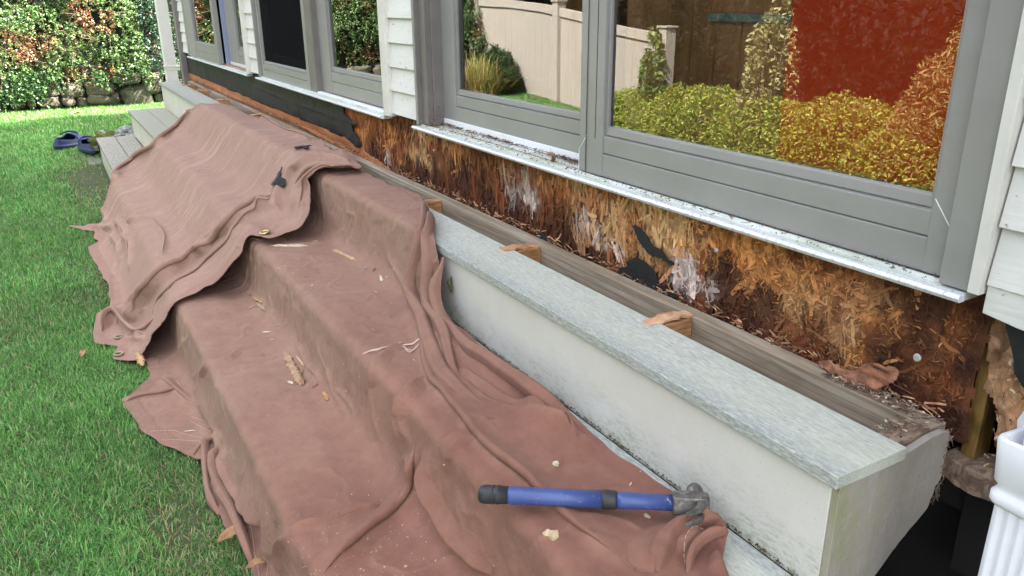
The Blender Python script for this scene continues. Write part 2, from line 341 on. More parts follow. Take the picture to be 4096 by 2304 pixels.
LAP_B=[([(1.676,1.841),(1.632,1.745),(1.584,1.593),(1.544,1.488),(1.512,1.382),(1.504,1.296),(1.496,1.221),(1.484,1.108),(1.484,1.05),(1.492,0.961),(1.492,0.901),(1.496,0.824),(1.504,0.765),(1.512,0.702)],0.045,0.015,1),([(1.38,1.283),(1.348,1.267),(1.312,1.267),(1.276,1.267),(1.236,1.264),(1.168,1.233),(1.1,1.193),(1.048,1.162)],0.05,0.017,-1),([(1.376,1.238),(1.324,1.203),(1.3,1.138),(1.292,1.087),(1.296,1.003),(1.3,0.949)],0.05,0.018,1),([(1.516,1.419),(1.472,1.385),(1.436,1.356),(1.404,1.365),(1.376,1.348),(1.348,1.326)],0.03,0.011,1),([(1.028,1.32),(1.08,1.296),(1.136,1.296),(1.208,1.293)],0.022,0.007,-1),([(0.908,1.979),(0.852,1.955),(0.84,1.838),(0.868,1.692),(0.924,1.516)],0.045,0.016,1),([(1.536,1.6),(1.5,1.577),(1.46,1.538),(1.436,1.516),(1.4,1.523)],0.025,0.007,1),([(0.952,2.321),(1.056,2.172),(1.14,2.231),(1.256,2.245)],0.025,0.004,-1),([(1.588,1.416),(1.596,1.353),(1.604,1.277),(1.612,1.211),(1.624,1.152),(1.628,1.099)],0.03,0.012,-1),([(0.876,1.408),(0.92,1.408),(0.972,1.379),(1.028,1.318)],0.02,0.006,-1),([(1.276,2.124),(1.272,2.059),(1.26,1.975),(1.268,1.895),(1.256,1.853)],0.02,0.004,1),([(1.124,2.159),(1.152,2.141),(1.18,2.15)],0.02,0.005,-1),([(0.764,2.616),(0.796,2.479),(0.824,2.379)],0.03,0.008,1),([(0.644,2.49),(0.688,2.51),(0.736,2.505),(0.796,2.5)],0.03,0.01,1),([(0.772,2.063),(0.796,2.072),(0.828,2.076)],0.02,0.009,1),([(1.536,0.684),(1.552,0.706),(1.58,0.724),(1.616,0.73),(1.656,0.73),(1.684,0.725)],0.04,0.014,1)]
LAP_A=[([(1.488,2.842),(1.396,2.877),(1.304,2.859),(1.24,2.83),(1.132,2.931),(1.044,2.895),(0.96,2.883),(0.908,2.931),(0.844,2.913)],0.035,0.014,-1),([(1.76,2.589),(1.724,2.616),(1.696,2.676),(1.656,2.71),(1.632,2.755),(1.6,2.784),(1.576,2.789),(1.548,2.784)],0.035,0.013,-1),([(1.668,2.595),(1.636,2.649),(1.6,2.682),(1.576,2.693),(1.54,2.66),(1.508,2.627)],0.022,0.011,-1),([(1.492,2.877),(1.424,2.913),(1.36,2.895),(1.296,2.877),(1.212,2.974),(1.156,3.005),(1.1,3.055),(1.012,3.005),(0.948,2.998),(0.852,3.067),(0.776,3.093)],0.055,0.021,-1),([(0.856,2.883),(0.772,2.949),(0.72,3.099),(0.696,3.23),(0.68,3.21)],0.022,0.012,-1),([(0.908,3.979),(0.94,4.046),(0.992,3.939),(1.032,3.858),(1.04,3.671),(1.044,3.516),(1.028,3.387),(0.992,3.223)],0.022,0.007,-1),([(0.876,4.34),(0.888,4.054),(0.888,3.818),(0.868,3.702)],0.025,0.009,-1),([(1.792,4.156),(1.788,3.979),(1.768,3.656),(1.78,3.458),(1.804,3.325),(1.832,3.304)],0.022,0.008,1)]
ROLL_B=[([(1.98,2.089),(1.868,1.845),(1.812,1.826),(1.7,1.83),(1.648,1.749),(1.604,1.613),(1.564,1.473),(1.54,1.37),(1.536,1.296),(1.54,1.218)],0.02,0.034,0.06,0.022),([(1.944,1.959),(1.832,1.749),(1.732,1.731),(1.66,1.654),(1.608,1.507),(1.576,1.411),(1.564,1.342)],0.02,0.036,0.03,0.02),([(1.832,1.688),(1.752,1.657),(1.692,1.61),(1.652,1.532),(1.632,1.455),(1.64,1.387),(1.648,1.301),(1.656,1.203),(1.664,1.115),(1.668,1.033)],0.02,0.03,0.04,0.02),([(0.88,2.059),(0.828,2.093),(0.804,2.025),(0.784,1.919),(0.776,1.826),(0.784,1.756)],0.018,0.022,0.022,0.014),([(0.876,2.012),(0.824,1.988),(0.804,1.888),(0.808,1.804),(0.82,1.724),(0.82,1.657),(0.816,1.571),(0.808,1.501)],0.022,0.03,0.026,0.016),([(1.696,0.707),(1.676,0.716),(1.648,0.727),(1.612,0.733),(1.584,0.725),(1.56,0.71),(1.536,0.686)],0.02,0.034,0.034,0.022),([(1.684,0.682),(1.66,0.699),(1.632,0.703),(1.608,0.696),(1.576,0.662)],0.014,0.016,0.014,0.012)]
ROLL_A=[([(0.964,4.974),(1.012,5.238),(1.136,5.358),(1.284,4.995),(1.448,5.206),(1.616,5.057)],0.022,0.03,0.03,0.012),([(0.62,3.144),(0.648,3.264),(0.688,3.297),(0.712,3.17),(0.74,3.055),(0.788,2.889)],0.018,0.022,0.018,0.016)]

# ---- material library
frame_m = M('grey_frame_paint', (.235,.225,.205), .36, spec=.5)
frame_m.set('Base Color', frame_m.ramp(frame_m.noise(9, 5), [(.3, (.225,.220,.212)), (.7, (.262,.257,.248))]))
frame_m.set('Base Color', frame_m.mix(frame_m.ramp(frame_m.noise(170, 4, .65), [(.66, 0.), (.72, .5)]), frame_m.ramp(frame_m.noise(5, 7, .7, stretch=(1, .5, 1)), [(.3, (.215,.210,.20)), (.7, (.268,.262,.252))]), (.12,.11,.10)))
frame_m.bump(frame_m.noise(260, 2), .06, .001)
dark_frame = varied('dark_grey_jamb', (.135,.12,.115), (.165,.15,.14), 12, .45)
seam_m = M('seam_hole_shadow', (.03,.03,.03), .8)  # near black, shade inside seams and holes put into the colour
vinyl = M('white_vinyl', (.74,.75,.76), .35)
_n = vinyl.noise(160, 6, .7); vinyl.set('Base Color', vinyl.mix(vinyl.ramp(_n, [(.62, 0.), (.68, 1.)]), (.74,.76,.78), (.17,.15,.11)))
sillm = M('weathered_white_sill', (.6,.6,.58), .4)
_n = sillm.noise(14, 6, .7, stretch=(1, .35, 1)); _n2 = sillm.noise(230, 4, .6)
sillm.set('Base Color', sillm.mix(sillm.ramp(_n2, [(.60, 0.), (.68, .8)]), sillm.ramp(_n, [(.38, (.66,.69,.67)), (.55, (.50,.54,.46)), (.68, (.30,.34,.22))]), (.10,.085,.06)))
lipm = M('white_sill_lip', (.72,.74,.76), .3)
lipm.set('Base Color', lipm.mix(lipm.ramp(lipm.noise(150, 6, .7), [(.52, 0.), (.66, .8)]), (.68,.70,.73), (.26,.24,.20)))
siding = M('cream_painted_clapboard', (.64,.62,.55), .55)
_n = siding.noise(60, 6, .6, stretch=(1, .08, 1)); _s = siding.noise(7, 4)
siding.set('Base Color', siding.mix(siding.ramp(siding.noise(150, 3, .6, stretch=(1, .25, .6)), [(.67, 0.), (.71, .8)]), siding.ramp(_s, [(.3, (.60,.595,.56)), (.7, (.67,.66,.625))]), (.25,.21,.16)))
siding.bump(_n, .55, .0025)
trimw = varied('off_white_trim', (.56,.545,.50), (.63,.61,.56), 14, .5, bump=.3, bscale=80)
tar = M('black_tar_paper', (.010,.011,.012), .62, spec=.35)
_n = tar.noise(9, 6, .65); _sp = tar.noise(75, 6, .75, dist=.6)
tar.set('Base Color', tar.mix(tar.ramp(_sp, [(.66, 0.), (.76, .7)]), tar.ramp(_n, [(.3, (.006,.007,.008)), (.7, (.016,.017,.018))]), (.16,.15,.13)))
tar.bump(tar.noise(14, 5, stretch=(1, .5, 1)), .7, .008); tar.bump(tar.noise(300, 3), .35, .001)
orange = M('wet_orange_sheathing', (.40,.15,.05), .55)
_n = orange.noise(30, 7, .65, dist=.5, stretch=(1, .12, 1.4)); _n2 = orange.noise(5, 3)
orange.set('Base Color', orange.mix(orange.ramp(_n2, [(.35, 0.), (.7, .55)]), orange.ramp(_n, [(.3, (.22,.075,.025)), (.5, (.44,.17,.065)), (.75, (.56,.26,.12))]), (.30,.10,.035), 'MIX'))
orange.bump(_n, .5, .003)
rot = M('rotted_strand_board', (.4,.2,.08), .75, spec=.2)
_f = rot.noise(110, 8, .75, dist=1.2, stretch=(1, 1, .3)); _g = rot.noise(28, 6, .7, dist=1.)
_vo = rot.node('ShaderNodeTexVoronoi'); _vo.inputs['Scale'].default_value = 62; _vo.inputs['Randomness'].default_value = 1
_cm = rot.node('ShaderNodeVectorMath', operation='ADD'); _nz = rot.node('ShaderNodeTexNoise'); _nz.inputs['Scale'].default_value = 9; rot.l.new(rot.co(), _nz.inputs['Vector']); _sc = rot.node('ShaderNodeVectorMath', operation='SCALE'); _sc.inputs['Scale'].default_value = .10; rot.l.new(_nz.outputs['Color'], _sc.inputs[0]); rot.l.new(rot.co((1, 1, .42)), _cm.inputs[0]); rot.l.new(_sc.outputs[0], _cm.inputs[1]); rot.l.new(_cm.outputs[0], _vo.inputs['Vector'])
_sep = rot.node('ShaderNodeSeparateColor'); rot.l.new(_vo.outputs['Color'], _sep.inputs[0])
_f = rot.math('ADD', rot.math('MULTIPLY', _f, .62), rot.math('MULTIPLY', _sep.outputs[0], .38))
rot.set('Base Color', rot.mix(rot.ramp(_g, [(.3, .9), (.6, 0.)]), rot.mix(1., rot.attr(), rot.ramp(_f, [(.22, .40), (.48, 1.), (.75, 1.65)]), 'MULTIPLY'), (.10,.04,.018)))
rot.bump(_f, .9, .005)
flake = M('wood_strand_flakes', (.4,.2,.08), .68, spec=.25)
_f = flake.noise(140, 5, .7, dist=.8, stretch=(1, 1, .35))
flake.set('Base Color', flake.mix(1., flake.attr(), flake.ramp(_f, [(.25, .6), (.75, 1.25)]), 'MULTIPLY')); flake.bump(_f, .5, .002)
def grain(name, c1, c2, c3, stretch, scale=16, rough=.75, bump=.4):
    m = M(name, c2, rough, spec=.25); w = m.noise(scale, 8, .62, dist=1.4, stretch=stretch); f = m.noise(scale*9, 5, .7, stretch=stretch)
    wv = m.node('ShaderNodeTexWave', wave_type='BANDS', bands_direction='Z'); m.l.new(m.co((stretch[0]*.8, stretch[1]*.35, stretch[2]*1)), wv.inputs['Vector'])
    wv.inputs['Scale'].default_value = scale*1.4; wv.inputs['Distortion'].default_value = 7; wv.inputs['Detail'].default_value = 3; wv.inputs['Detail Scale'].default_value = 1.2
    base = m.ramp(w, [(.28, c1), (.5, c2), (.74, c3)])
    base = m.mix(m.ramp(wv.outputs['Fac'], [(.0, .55), (.35, 0.)]), base, c1)
    m.set('Base Color', m.mix(1., base, m.ramp(f, [(.3, .78), (.7, 1.15)]), 'MULTIPLY')); m.bump(f, bump, .002); return m
weath = grain('weathered_grey_lumber', (.17,.125,.08), (.33,.27,.195), (.44,.385,.30), (1, .09, 1), 15)
blockm = grain('orange_lumber_end', (.20,.09,.035), (.42,.22,.10), (.55,.33,.17), (.25, 1, 1), 22)
splitm = grain('split_pale_lumber', (.26,.12,.055), (.52,.30,.17), (.68,.46,.30), (.15, 1, 1), 26)
dirtyw = M('decayed_lumber_top', (.2,.13,.09), .85)
dirtyw.set('Base Color', dirtyw.ramp(dirtyw.noise(45, 8, .75, dist=1, stretch=(.5, 1, 1)), [(.3, (.05,.03,.02)), (.48, (.17,.11,.075)), (.6, (.33,.24,.17)), (.72, (.16,.10,.07))])); dirtyw.bump(dirtyw.noise(120, 6, .7), .9, .004)
deckm = M('grey_green_composite_deck', (.5,.53,.47), .7, spec=.3)
_n = deckm.noise(520, 7, .75, stretch=(1, .10, 1)); _n2 = deckm.noise(4.2, 5, .6); _n3 = deckm.noise(1.3, 3)
_b = deckm.ramp(_n, [(.30, (.20,.21,.185)), (.50, (.425,.435,.38)), (.68, (.62,.625,.575))])
_b = deckm.mix(deckm.ramp(_n2, [(.42, .0), (.68, .5)]), _b, (.42,.43,.33))
_x = deckm.xyz()
# silvery wear along the front nosing of the upper tread
_w = deckm.maprange(_x[0], .785, .835, .85, 0.)
_e = deckm.math('MULTIPLY', _w, deckm.ramp(deckm.noise(330, 6, .8, stretch=(1, .18, 1)), [(.42, 1.), (.58, 0.)]))
_e = deckm.math('MULTIPLY', _e, deckm.maprange(_x[0], .76, .775, 0., 1.))
_b = deckm.mix(_e, _b, (.20,.22,.235))
_b = deckm.mix(deckm.math('MULTIPLY', deckm.maprange(_x[1], 2.6, 5.5, 0., .95), deckm.maprange(_x[2], .40, .50, 1., .45)), _b, deckm.ramp(_n, [(.3, (.23,.225,.175)), (.7, (.36,.35,.29))]))
deckm.set('Base Color', _b); deckm.bump(_n, .5, .0012)
deckold = M('stained_lower_tread', (.3,.28,.24), .75)
_n = deckold.noise(90, 8, .72, stretch=(1, .35, 1)); deckold.set('Base Color', deckold.ramp(_n, [(.3, (.14,.12,.09)), (.5, (.27,.25,.205)), (.68, (.40,.38,.33))])); deckold.bump(_n, .4, .002)
deckmid = M('sage_middle_tread', (.38,.38,.32), .7)
_n = deckmid.noise(70, 8, .7, stretch=(1, .12, 1)); deckmid.set('Base Color', deckmid.mix(deckmid.ramp(deckmid.noise(3, 4), [(.4, 0.), (.7, .5)]), deckmid.ramp(_n, [(.3, (.27,.28,.235)), (.5, (.37,.38,.325)), (.7, (.45,.46,.41))]), (.40,.47,.43))); deckmid.bump(_n, .3, .001)
def mouldy(name, base, base2, zlo, zhi, green=.9):
    m = M(name, base, .5, spec=.4); x = m.xyz(); big = m.noise(6, 4); fine = m.noise(190, 6, .75, stretch=(1, .3, 1)); mid = m.noise(17, 6, .7, stretch=(1, .6, 1))
    c = m.ramp(big, [(.3, base), (.7, base2)])
    low = m.maprange(x[2], zlo, zhi, 1., 0.)
    f = m.math('MULTIPLY', low, m.ramp(mid, [(.38, 0.), (.62, 1.)])); f2 = m.math('MULTIPLY', f, m.ramp(fine, [(.47, 0.), (.60, 1.)]))
    c = m.mix(m.math('MULTIPLY', f, .38), c, (.44,.45,.34)); c = m.mix(m.math('MULTIPLY', m.math('MULTIPLY', f2, low), green), c, (.20,.21,.14))
    sp = m.ramp(m.noise(420, 2, .5), [(.70, 0.), (.74, .8)]); c = m.mix(sp, c, (.12,.11,.09))
    m.set('Base Color', c); m.bump(m.noise(55, 5, .6), .25, .0015); return m
fascia = mouldy('mouldy_cream_riser_paint', (.545,.525,.475), (.60,.585,.535), .37, .52, .9)
fascia2 = mouldy('sage_riser_paint', (.50,.50,.425), (.56,.56,.48), -.05, .12, .5)
endp = M('peeling_taupe_end_panel', (.36,.33,.29), .6)
_n = endp.noise(5, 5, .6); _v = endp.noise(26, 6, .7, stretch=(1, 1, .25)); _x = endp.xyz()
_c = endp.ramp(_n, [(.3, (.26,.232,.205)), (.7, (.35,.318,.285))])  # taupe darkened for the weaker light on this end face
_c = endp.mix(endp.math('MULTIPLY', endp.maprange(_x[0], .80, .95, .75, .1), endp.ramp(_v, [(.42, 0.), (.6, 1.)])), _c, (.24,.24,.12))
endp.set('Base Color', _c); endp.bump(endp.noise(70, 6, .7, stretch=(1, 1, .5)), .7, .003); endp.bump(endp.noise(22, 4), .6, .006)
pvc = varied('white_downspout_enamel', (.58,.59,.62), (.66,.67,.70), 6, .35)
pvc_old = varied('ivory_downspout_enamel', (.62,.60,.54), (.68,.66,.60), 9, .4)
soil = M('lawn_soil', (.07,.055,.03), .95)
_s = soil.noise(6, 7, .7); soil.set('Base Color', soil.ramp(_s, [(.3, (.035,.045,.015)), (.55, (.06,.07,.025)), (.75, (.13,.10,.06))])); soil.bump(soil.noise(60, 6, .7), .8, .01)
darkg = varied('shade_dark_fill', (.008,.007,.006), (.02,.018,.015), 12, .9, bump=.7, bscale=40, bdist=.01)  # near black, the shade of the void put into the colour
found = varied('dark_foundation', (.012,.011,.010), (.022,.02,.018), 6, .9)  # darkened likewise for the void below the wall
stone_m = M('brown_grey_fieldstone', (.2,.17,.12), .85)
_o = stone_m.node('ShaderNodeObjectInfo').outputs['Random']
_n = stone_m.noise(7, 9, .7, dist=.4)
_c = stone_m.ramp(_n, [(.3, (.045,.038,.027)), (.5, (.095,.078,.054)), (.72, (.155,.132,.095))])  # stone tones darkened, shade of the overhanging leaves put into the colour
_c = stone_m.mix(_o, _c, stone_m.ramp(_n, [(.3, (.05,.048,.032)), (.5, (.095,.09,.06)), (.72, (.16,.15,.105))]))
stone_m.set('Base Color', _c); stone_m.bump(_n, .8, .02); stone_m.bump(stone_m.noise(60, 5), .5, .004)
mossrock = M('mossy_lichen_rock', (.3,.3,.28), .9)
_n = mossrock.noise(34, 8, .8); _m = mossrock.noise(9, 5, .6)
_xr = mossrock.xyz()
_mk = mossrock.math('ADD', mossrock.math('MULTIPLY', mossrock.maprange(_xr[0], .28, .50, .15, -.12), 1.), _m)
mossrock.set('Base Color', mossrock.mix(mossrock.ramp(_mk, [(.50, 0.), (.58, 1.)]), mossrock.ramp(_n, [(.32, (.05,.05,.045)), (.48, (.22,.22,.2)), (.6, (.5,.51,.5))]), mossrock.ramp(_n, [(.3, (.05,.055,.01)), (.7, (.17,.19,.035))])))
mossrock.bump(_n, .9, .02); mossrock.bump(mossrock.noise(140, 4), .8, .006)
flagst = varied('grey_green_flagstone', (.10,.115,.08), (.20,.21,.165), 30, .9, bump=.5)
leaf_m = M('shrub_leaf', (.05,.1,.03), .38, spec=.6); leaf_m.set('Base Color', leaf_m.attr()); leaf_m.trans(.25)
leafm2 = M('garden_leaf', (.05,.1,.03), .5, spec=.4); leafm2.set('Base Color', leafm2.attr()); leafm2.trans(.35)
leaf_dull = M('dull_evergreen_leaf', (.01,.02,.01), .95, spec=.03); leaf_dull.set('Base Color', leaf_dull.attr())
grass_m = M('grass_blade', (.05,.12,.03), .5, spec=.4); grass_m.set('Base Color', grass_m.attr()); grass_m.trans(.3)
twig_m = varied('brown_twig', (.10,.06,.04), (.2,.13,.09), 40, .85)
berry_m = M('red_berry', (.5,.03,.015), .3)
navy = M('navy_foam', (.016,.028,.095), .55); navy.bump(navy.noise(420, 2), .2, .0006)
navy_in = M('dark_navy_insole', (.012,.018,.055), .8)
steel = M('scuffed_hammer_steel', (.30,.28,.26), .38, metal=.75)
_n = steel.noise(55, 8, .75); steel.set('Base Color', steel.ramp(_n, [(.3, (.06,.052,.045)), (.5, (.15,.14,.13)), (.68, (.34,.32,.30))])); steel.set('Roughness', steel.ramp(_n, [(.3, .65), (.7, .33)])); steel.bump(_n, .5, .0015)
bright = M('worn_bright_steel', (.6,.58,.55), .3, metal=.8)
bluem = M('scuffed_blue_grip', (.03,.05,.16), .42)
_n = bluem.noise(85, 6, .8, dist=1.2); bluem.set('Base Color', bluem.mix(bluem.ramp(_n, [(.62, 0.), (.66, .7)]), bluem.ramp(bluem.noise(12, 4), [(.3, (.030,.052,.175)), (.7, (.050,.082,.24))]), (.55,.56,.60)))
blackr = M('black_rubber_grip', (.022,.023,.026), .55)
blackr.set('Base Color', blackr.mix(blackr.ramp(blackr.noise(120, 6, .8), [(.64, 0.), (.72, .6)]), (.020,.021,.024), (.28,.28,.28)))
brass = M('tarnished_brass', (.50,.38,.16), .35, metal=.85)
brass_old = varied('dull_brass', (.20,.16,.08), (.30,.24,.12), 60, .6)
thread = M('pale_stitch_thread', (.52,.37,.31), .9)
splint = M('fresh_wood_splinter', (.6,.42,.25), .8)
_n = splint.noise(120, 5, .7, stretch=(1, 1, 1), dist=1.); splint.set('Base Color', splint.mix(1., splint.attr(), splint.ramp(_n, [(.3, .6), (.7, 1.2)]), 'MULTIPLY')); splint.bump(_n, .6, .002)
dryleaf = varied('dry_brown_leaf', (.20,.10,.045), (.42,.25,.12), 40, .7, bump=.5, bscale=70)
nailm = M('galvanised_nail', (.42,.43,.42), .5, metal=.4)
redm = M('red_curtain_cloth', (.50,.022,.005), .85)
redm.set('Base Color', redm.ramp(redm.noise(3, 4), [(.3, (.84,.060,.010)), (.7, (.92,.085,.016))]))
cab = grain('brown_wood_cabinet', (.36,.16,.065), (.50,.24,.11), (.56,.29,.14), (1, 1, .12), 8, .45, .1)
metalbar = varied('patina_metal_bar', (.16,.20,.19), (.30,.36,.34), 20, .4)
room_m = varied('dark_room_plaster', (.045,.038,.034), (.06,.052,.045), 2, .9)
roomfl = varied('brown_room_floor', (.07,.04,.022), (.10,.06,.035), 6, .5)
roof_m = varied('grey_roof_shingle', (.07,.07,.07), (.13,.13,.13), 40, .9)
fencem = M('almond_vinyl_fence', (.34,.31,.275), .5)
vinylrail = fencem
bark = varied('grey_brown_bark', (.07,.05,.035), (.14,.11,.08), 14, .9, bump=.6)
def glass_mat(name, tint, base_r, rough=0.):
    m = bpy.data.materials.new(name); m.use_nodes = True; nt = m.node_tree; n = nt.nodes; n.clear()
    out = n.new('ShaderNodeOutputMaterial'); mx = n.new('ShaderNodeMixShader'); tr = n.new('ShaderNodeBsdfTransparent'); gl = n.new('ShaderNodeBsdfGlossy'); fr = n.new('ShaderNodeFresnel'); mr = n.new('ShaderNodeMapRange')
    tr.inputs[0].default_value = (*tint, 1); bn = n.new('ShaderNodeBump'); bn.inputs['Strength'].default_value = .12; bn.inputs['Distance'].default_value = .0015; nz = n.new('ShaderNodeTexNoise'); nz.inputs['Scale'].default_value = 3.5; nz.inputs['Detail'].default_value = 1; tcx = n.new('ShaderNodeTexCoord'); nt.links.new(tcx.outputs['Object'], nz.inputs['Vector']); nt.links.new(nz.outputs['Fac'], bn.inputs['Height']); nt.links.new(bn.outputs[0], gl.inputs['Normal']); gl.inputs['Roughness'].default_value = rough; gl.inputs[0].default_value = (1, 1, 1, 1); fr.inputs[0].default_value = 1.5
    geo = n.new('ShaderNodeNewGeometry')
    mr.inputs[1].default_value = 0; mr.inputs[2].default_value = 1; mr.inputs[3].default_value = base_r; mr.inputs[4].default_value = 1
    nt.links.new(fr.outputs[0], mr.inputs[0]); nt.links.new(mr.outputs[0], mx.inputs[0]); nt.links.new(tr.outputs[0], mx.inputs[1]); nt.links.new(gl.outputs[0], mx.inputs[2]); nt.links.new(mx.outputs[0], out.inputs[0])
    return m
glass = glass_mat('double_window_glass', (.88,.91,.90), .085)
screen_m = glass_mat('dark_insect_screen', (.22,.22,.23), .0)
scr = screen_m.node_tree
for nd in scr.nodes:
    if nd.type == 'BSDF_GLOSSY': g_ = nd
df = scr.nodes.new('ShaderNodeBsdfDiffuse'); df.inputs[0].default_value = (.018,.018,.02, 1)
for nd in scr.nodes:
    if nd.type == 'MIX_SHADER':
        scr.links.new(df.outputs[0], nd.inputs[2])
        for l_ in list(nd.inputs[0].links): scr.links.remove(l_)
        nd.inputs[0].default_value = .55

# ================================================================= SETTING: lawn and pit ground
def ground_z(x, y):
    x = np.asarray(x, float); y = np.asarray(y, float)
    up = np.clip((y-6.0)/3.6, 0, 1); up = up*up*(3-2*up)*.13
    return -.03+up+.010*fbm(x*1.3+5, y*1.3, seed=3)*(x < .2)-.02*np.clip((-x-.5)/3, 0, 1)
xs = np.unique(np.r_[np.linspace(-60, -4, 20), np.linspace(-4, 1.0, 60), np.linspace(1.0, 60, 14)])
ys = np.unique(np.r_[np.linspace(-60, .4, 22), np.linspace(.4, 10, 90), np.linspace(10, 80, 16)])
X, Y = np.meshgrid(xs, ys, indexing='ij'); Z = ground_z(X, Y)
pit = (X > .78) & (Y < .53) & (Y > -2.2); Z = np.where(pit, -.35, Z)  # ground sunk here so that the void under the wall stays dark
nx, ny = X.shape; I = np.arange(nx*ny).reshape(nx, ny)
q = np.stack([I[:-1, :-1], I[1:, :-1], I[1:, 1:], I[:-1, 1:]], -1).reshape(-1, 4)
lawn = link('lawn', mesh_np('lawn', np.stack([X, Y, Z], -1).reshape(-1, 3), q), soil, smooth=True); props(lawn, kind='structure')
b = MB(); b.box(.60, 1.6, -2.2, .50, -.345, -.325)
props(b.build('pit_floor', darkg), kind='structure')
for k in range(9):
    x = .86+.05*k % .3+.03*rng.normal(); y = .02+.05*k
    V = []; n = 10
    r = .03+.02*rng.random()
    mb = MB(); pr = [(.001, -r*.5), (r*.7, -r*.4), (r, 0), (r*.75, r*.4), (.001, r*.5)]; mb.lathe(pr, (.84+.16*rng.random(), -.25+.085*k, -.31), n=9)
    st = mb.build('pit_stone', darkg, smooth=True); props(st, 'dark stone lying in the shaded pit under the house wall', 'stone', 'stones in the dark pit')
# ================================================================= HOUSE
XW = 1.05
house = thing('house', 'cream clapboard house with grey sliding windows and rotted sheathing laid bare below them', 'house', (1.05, 3.5, 0))
def hb(name, boxes, mat, parent=house, bevel=0):
    m_ = MB()
    for bx in boxes: m_.box(*bx)
    return m_.build(name, mat, parent, bevel)
# siding courses: lapped boards (each tilted), exposure .078
def clap(name, y0, y1, z0, z1, x=1.035, first=None, drop=0):
    mb = MB(); z = z0; k = 0
    while z < z1:
        t = .078; a = .010
        zz = min(z+t+.012, z1)
        mb.prism([(x-.012, z), (x-.002-.010+.0, z), (x+.012, z), (x+.012, zz), (x-.0005, zz)], 'y', y0, y1) if 0 else mb.prism([(x-.013, z), (x+.012, z), (x+.012, zz), (x-.001, zz)], 'y', y0, y1)
        z += t; k += 1
    return mb.build(name, siding, house, .0012)
WZ = 2.15; EAVE = 3.15
clap('clapboard_strip', 2.402, 2.612, .783, WZ)
hb('trim_board', [(1.012, 1.06, 2.612, 2.664, .772, WZ)], trimw, bevel=.002)
clap('clapboard_strip', 4.545, 4.735, .783, WZ); hb('trim_board', [(1.008, 1.06, 4.735, 4.782, .772, WZ)], trimw, bevel=.002)
clap('clapboard_strip', 6.84, 7.12, .783, WZ); hb('corner_board', [(1.0, 1.06, 7.12, 7.21, .50, EAVE)], dark_frame, bevel=.003)
hb('trim_board', [(1.006, 1.05, .536, .552, .775, WZ)], trimw, bevel=.0015)
clap('clapboard_strip', -2.2, .5335, .789, WZ, x=1.028)
# split bottom course, slightly dropped
mb = MB(); V = []
yy = np.linspace(.533, -2.2, 60); nn = fbm(yy*30, yy*0, seed=4)
prof = [(float(y_), .790) for y_ in yy] + [(float(y_), float(.748-.006*n_-.012*min(max((.53-y_)/.3, 0), 1))) for y_, n_ in zip(yy[::-1], nn[::-1])]
mb.prism(prof, 'x', 1.018, 1.030); mb.build('split_clapboard', siding, house, .001)
# upper wall, far wall, back, roof, foundation
hb('upper_wall', [(1.02, 1.16, -7, 7.2, WZ, EAVE)], siding)
hb('side_wall', [(1.02, 1.16, -7, -2.2, 0, WZ), (1.06, 9, 7.13, 7.2, -.2, EAVE), (1.06, 9, -7, -6.9, -.2, EAVE), (8.9, 9, -7, 7.2, -.2, EAVE)], siding)
mb = MB(); mb.prism([(.80, EAVE-.05), (.80, EAVE+.10), (4.9, EAVE+2.60), (4.9, EAVE+2.45)], 'y', -7.5, 7.30); mb.prism([(9.0, EAVE-.05), (9.0, EAVE+.10), (4.901, EAVE+2.60), (4.901, EAVE+2.45)], 'y', -7.5, 7.30)
mb.build('roof', roof_m, house)
mb = MB(); mb.prism([(1.06, EAVE), (9, EAVE), (4.9, EAVE+2.4)], 'y', 7.14, 7.2); mb.build('gable', siding, house)
hb('foundation', [(1.14, 1.24, -7, 7.1, -.4, .50)], found)
# interior
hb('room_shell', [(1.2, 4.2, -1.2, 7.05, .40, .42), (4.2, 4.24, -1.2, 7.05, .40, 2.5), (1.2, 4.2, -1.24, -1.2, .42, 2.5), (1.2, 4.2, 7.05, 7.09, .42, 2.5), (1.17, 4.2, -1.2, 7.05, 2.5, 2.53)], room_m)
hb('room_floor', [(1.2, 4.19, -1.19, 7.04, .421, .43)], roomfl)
for bx_ in [(1.10, 1.16, .30, .545, .3, WZ), (1.075, 1.16, 2.395, 2.66, .3, WZ), (1.075, 1.16, 4.535, 4.78, .3, WZ), (1.075, 1.16, 6.78, 7.1, .3, WZ), (1.10, 1.18, -6.9, .30, .3, WZ)]: hb('wall_core', [bx_], found)
for bx_ in [(1.105, 1.16, .545, 2.395, .40, .772), (1.075, 1.16, 2.66, 4.535, .40, .772), (1.075, 1.16, 4.78, 6.78, .40, .772)]: hb('wall_core', [bx_], found)
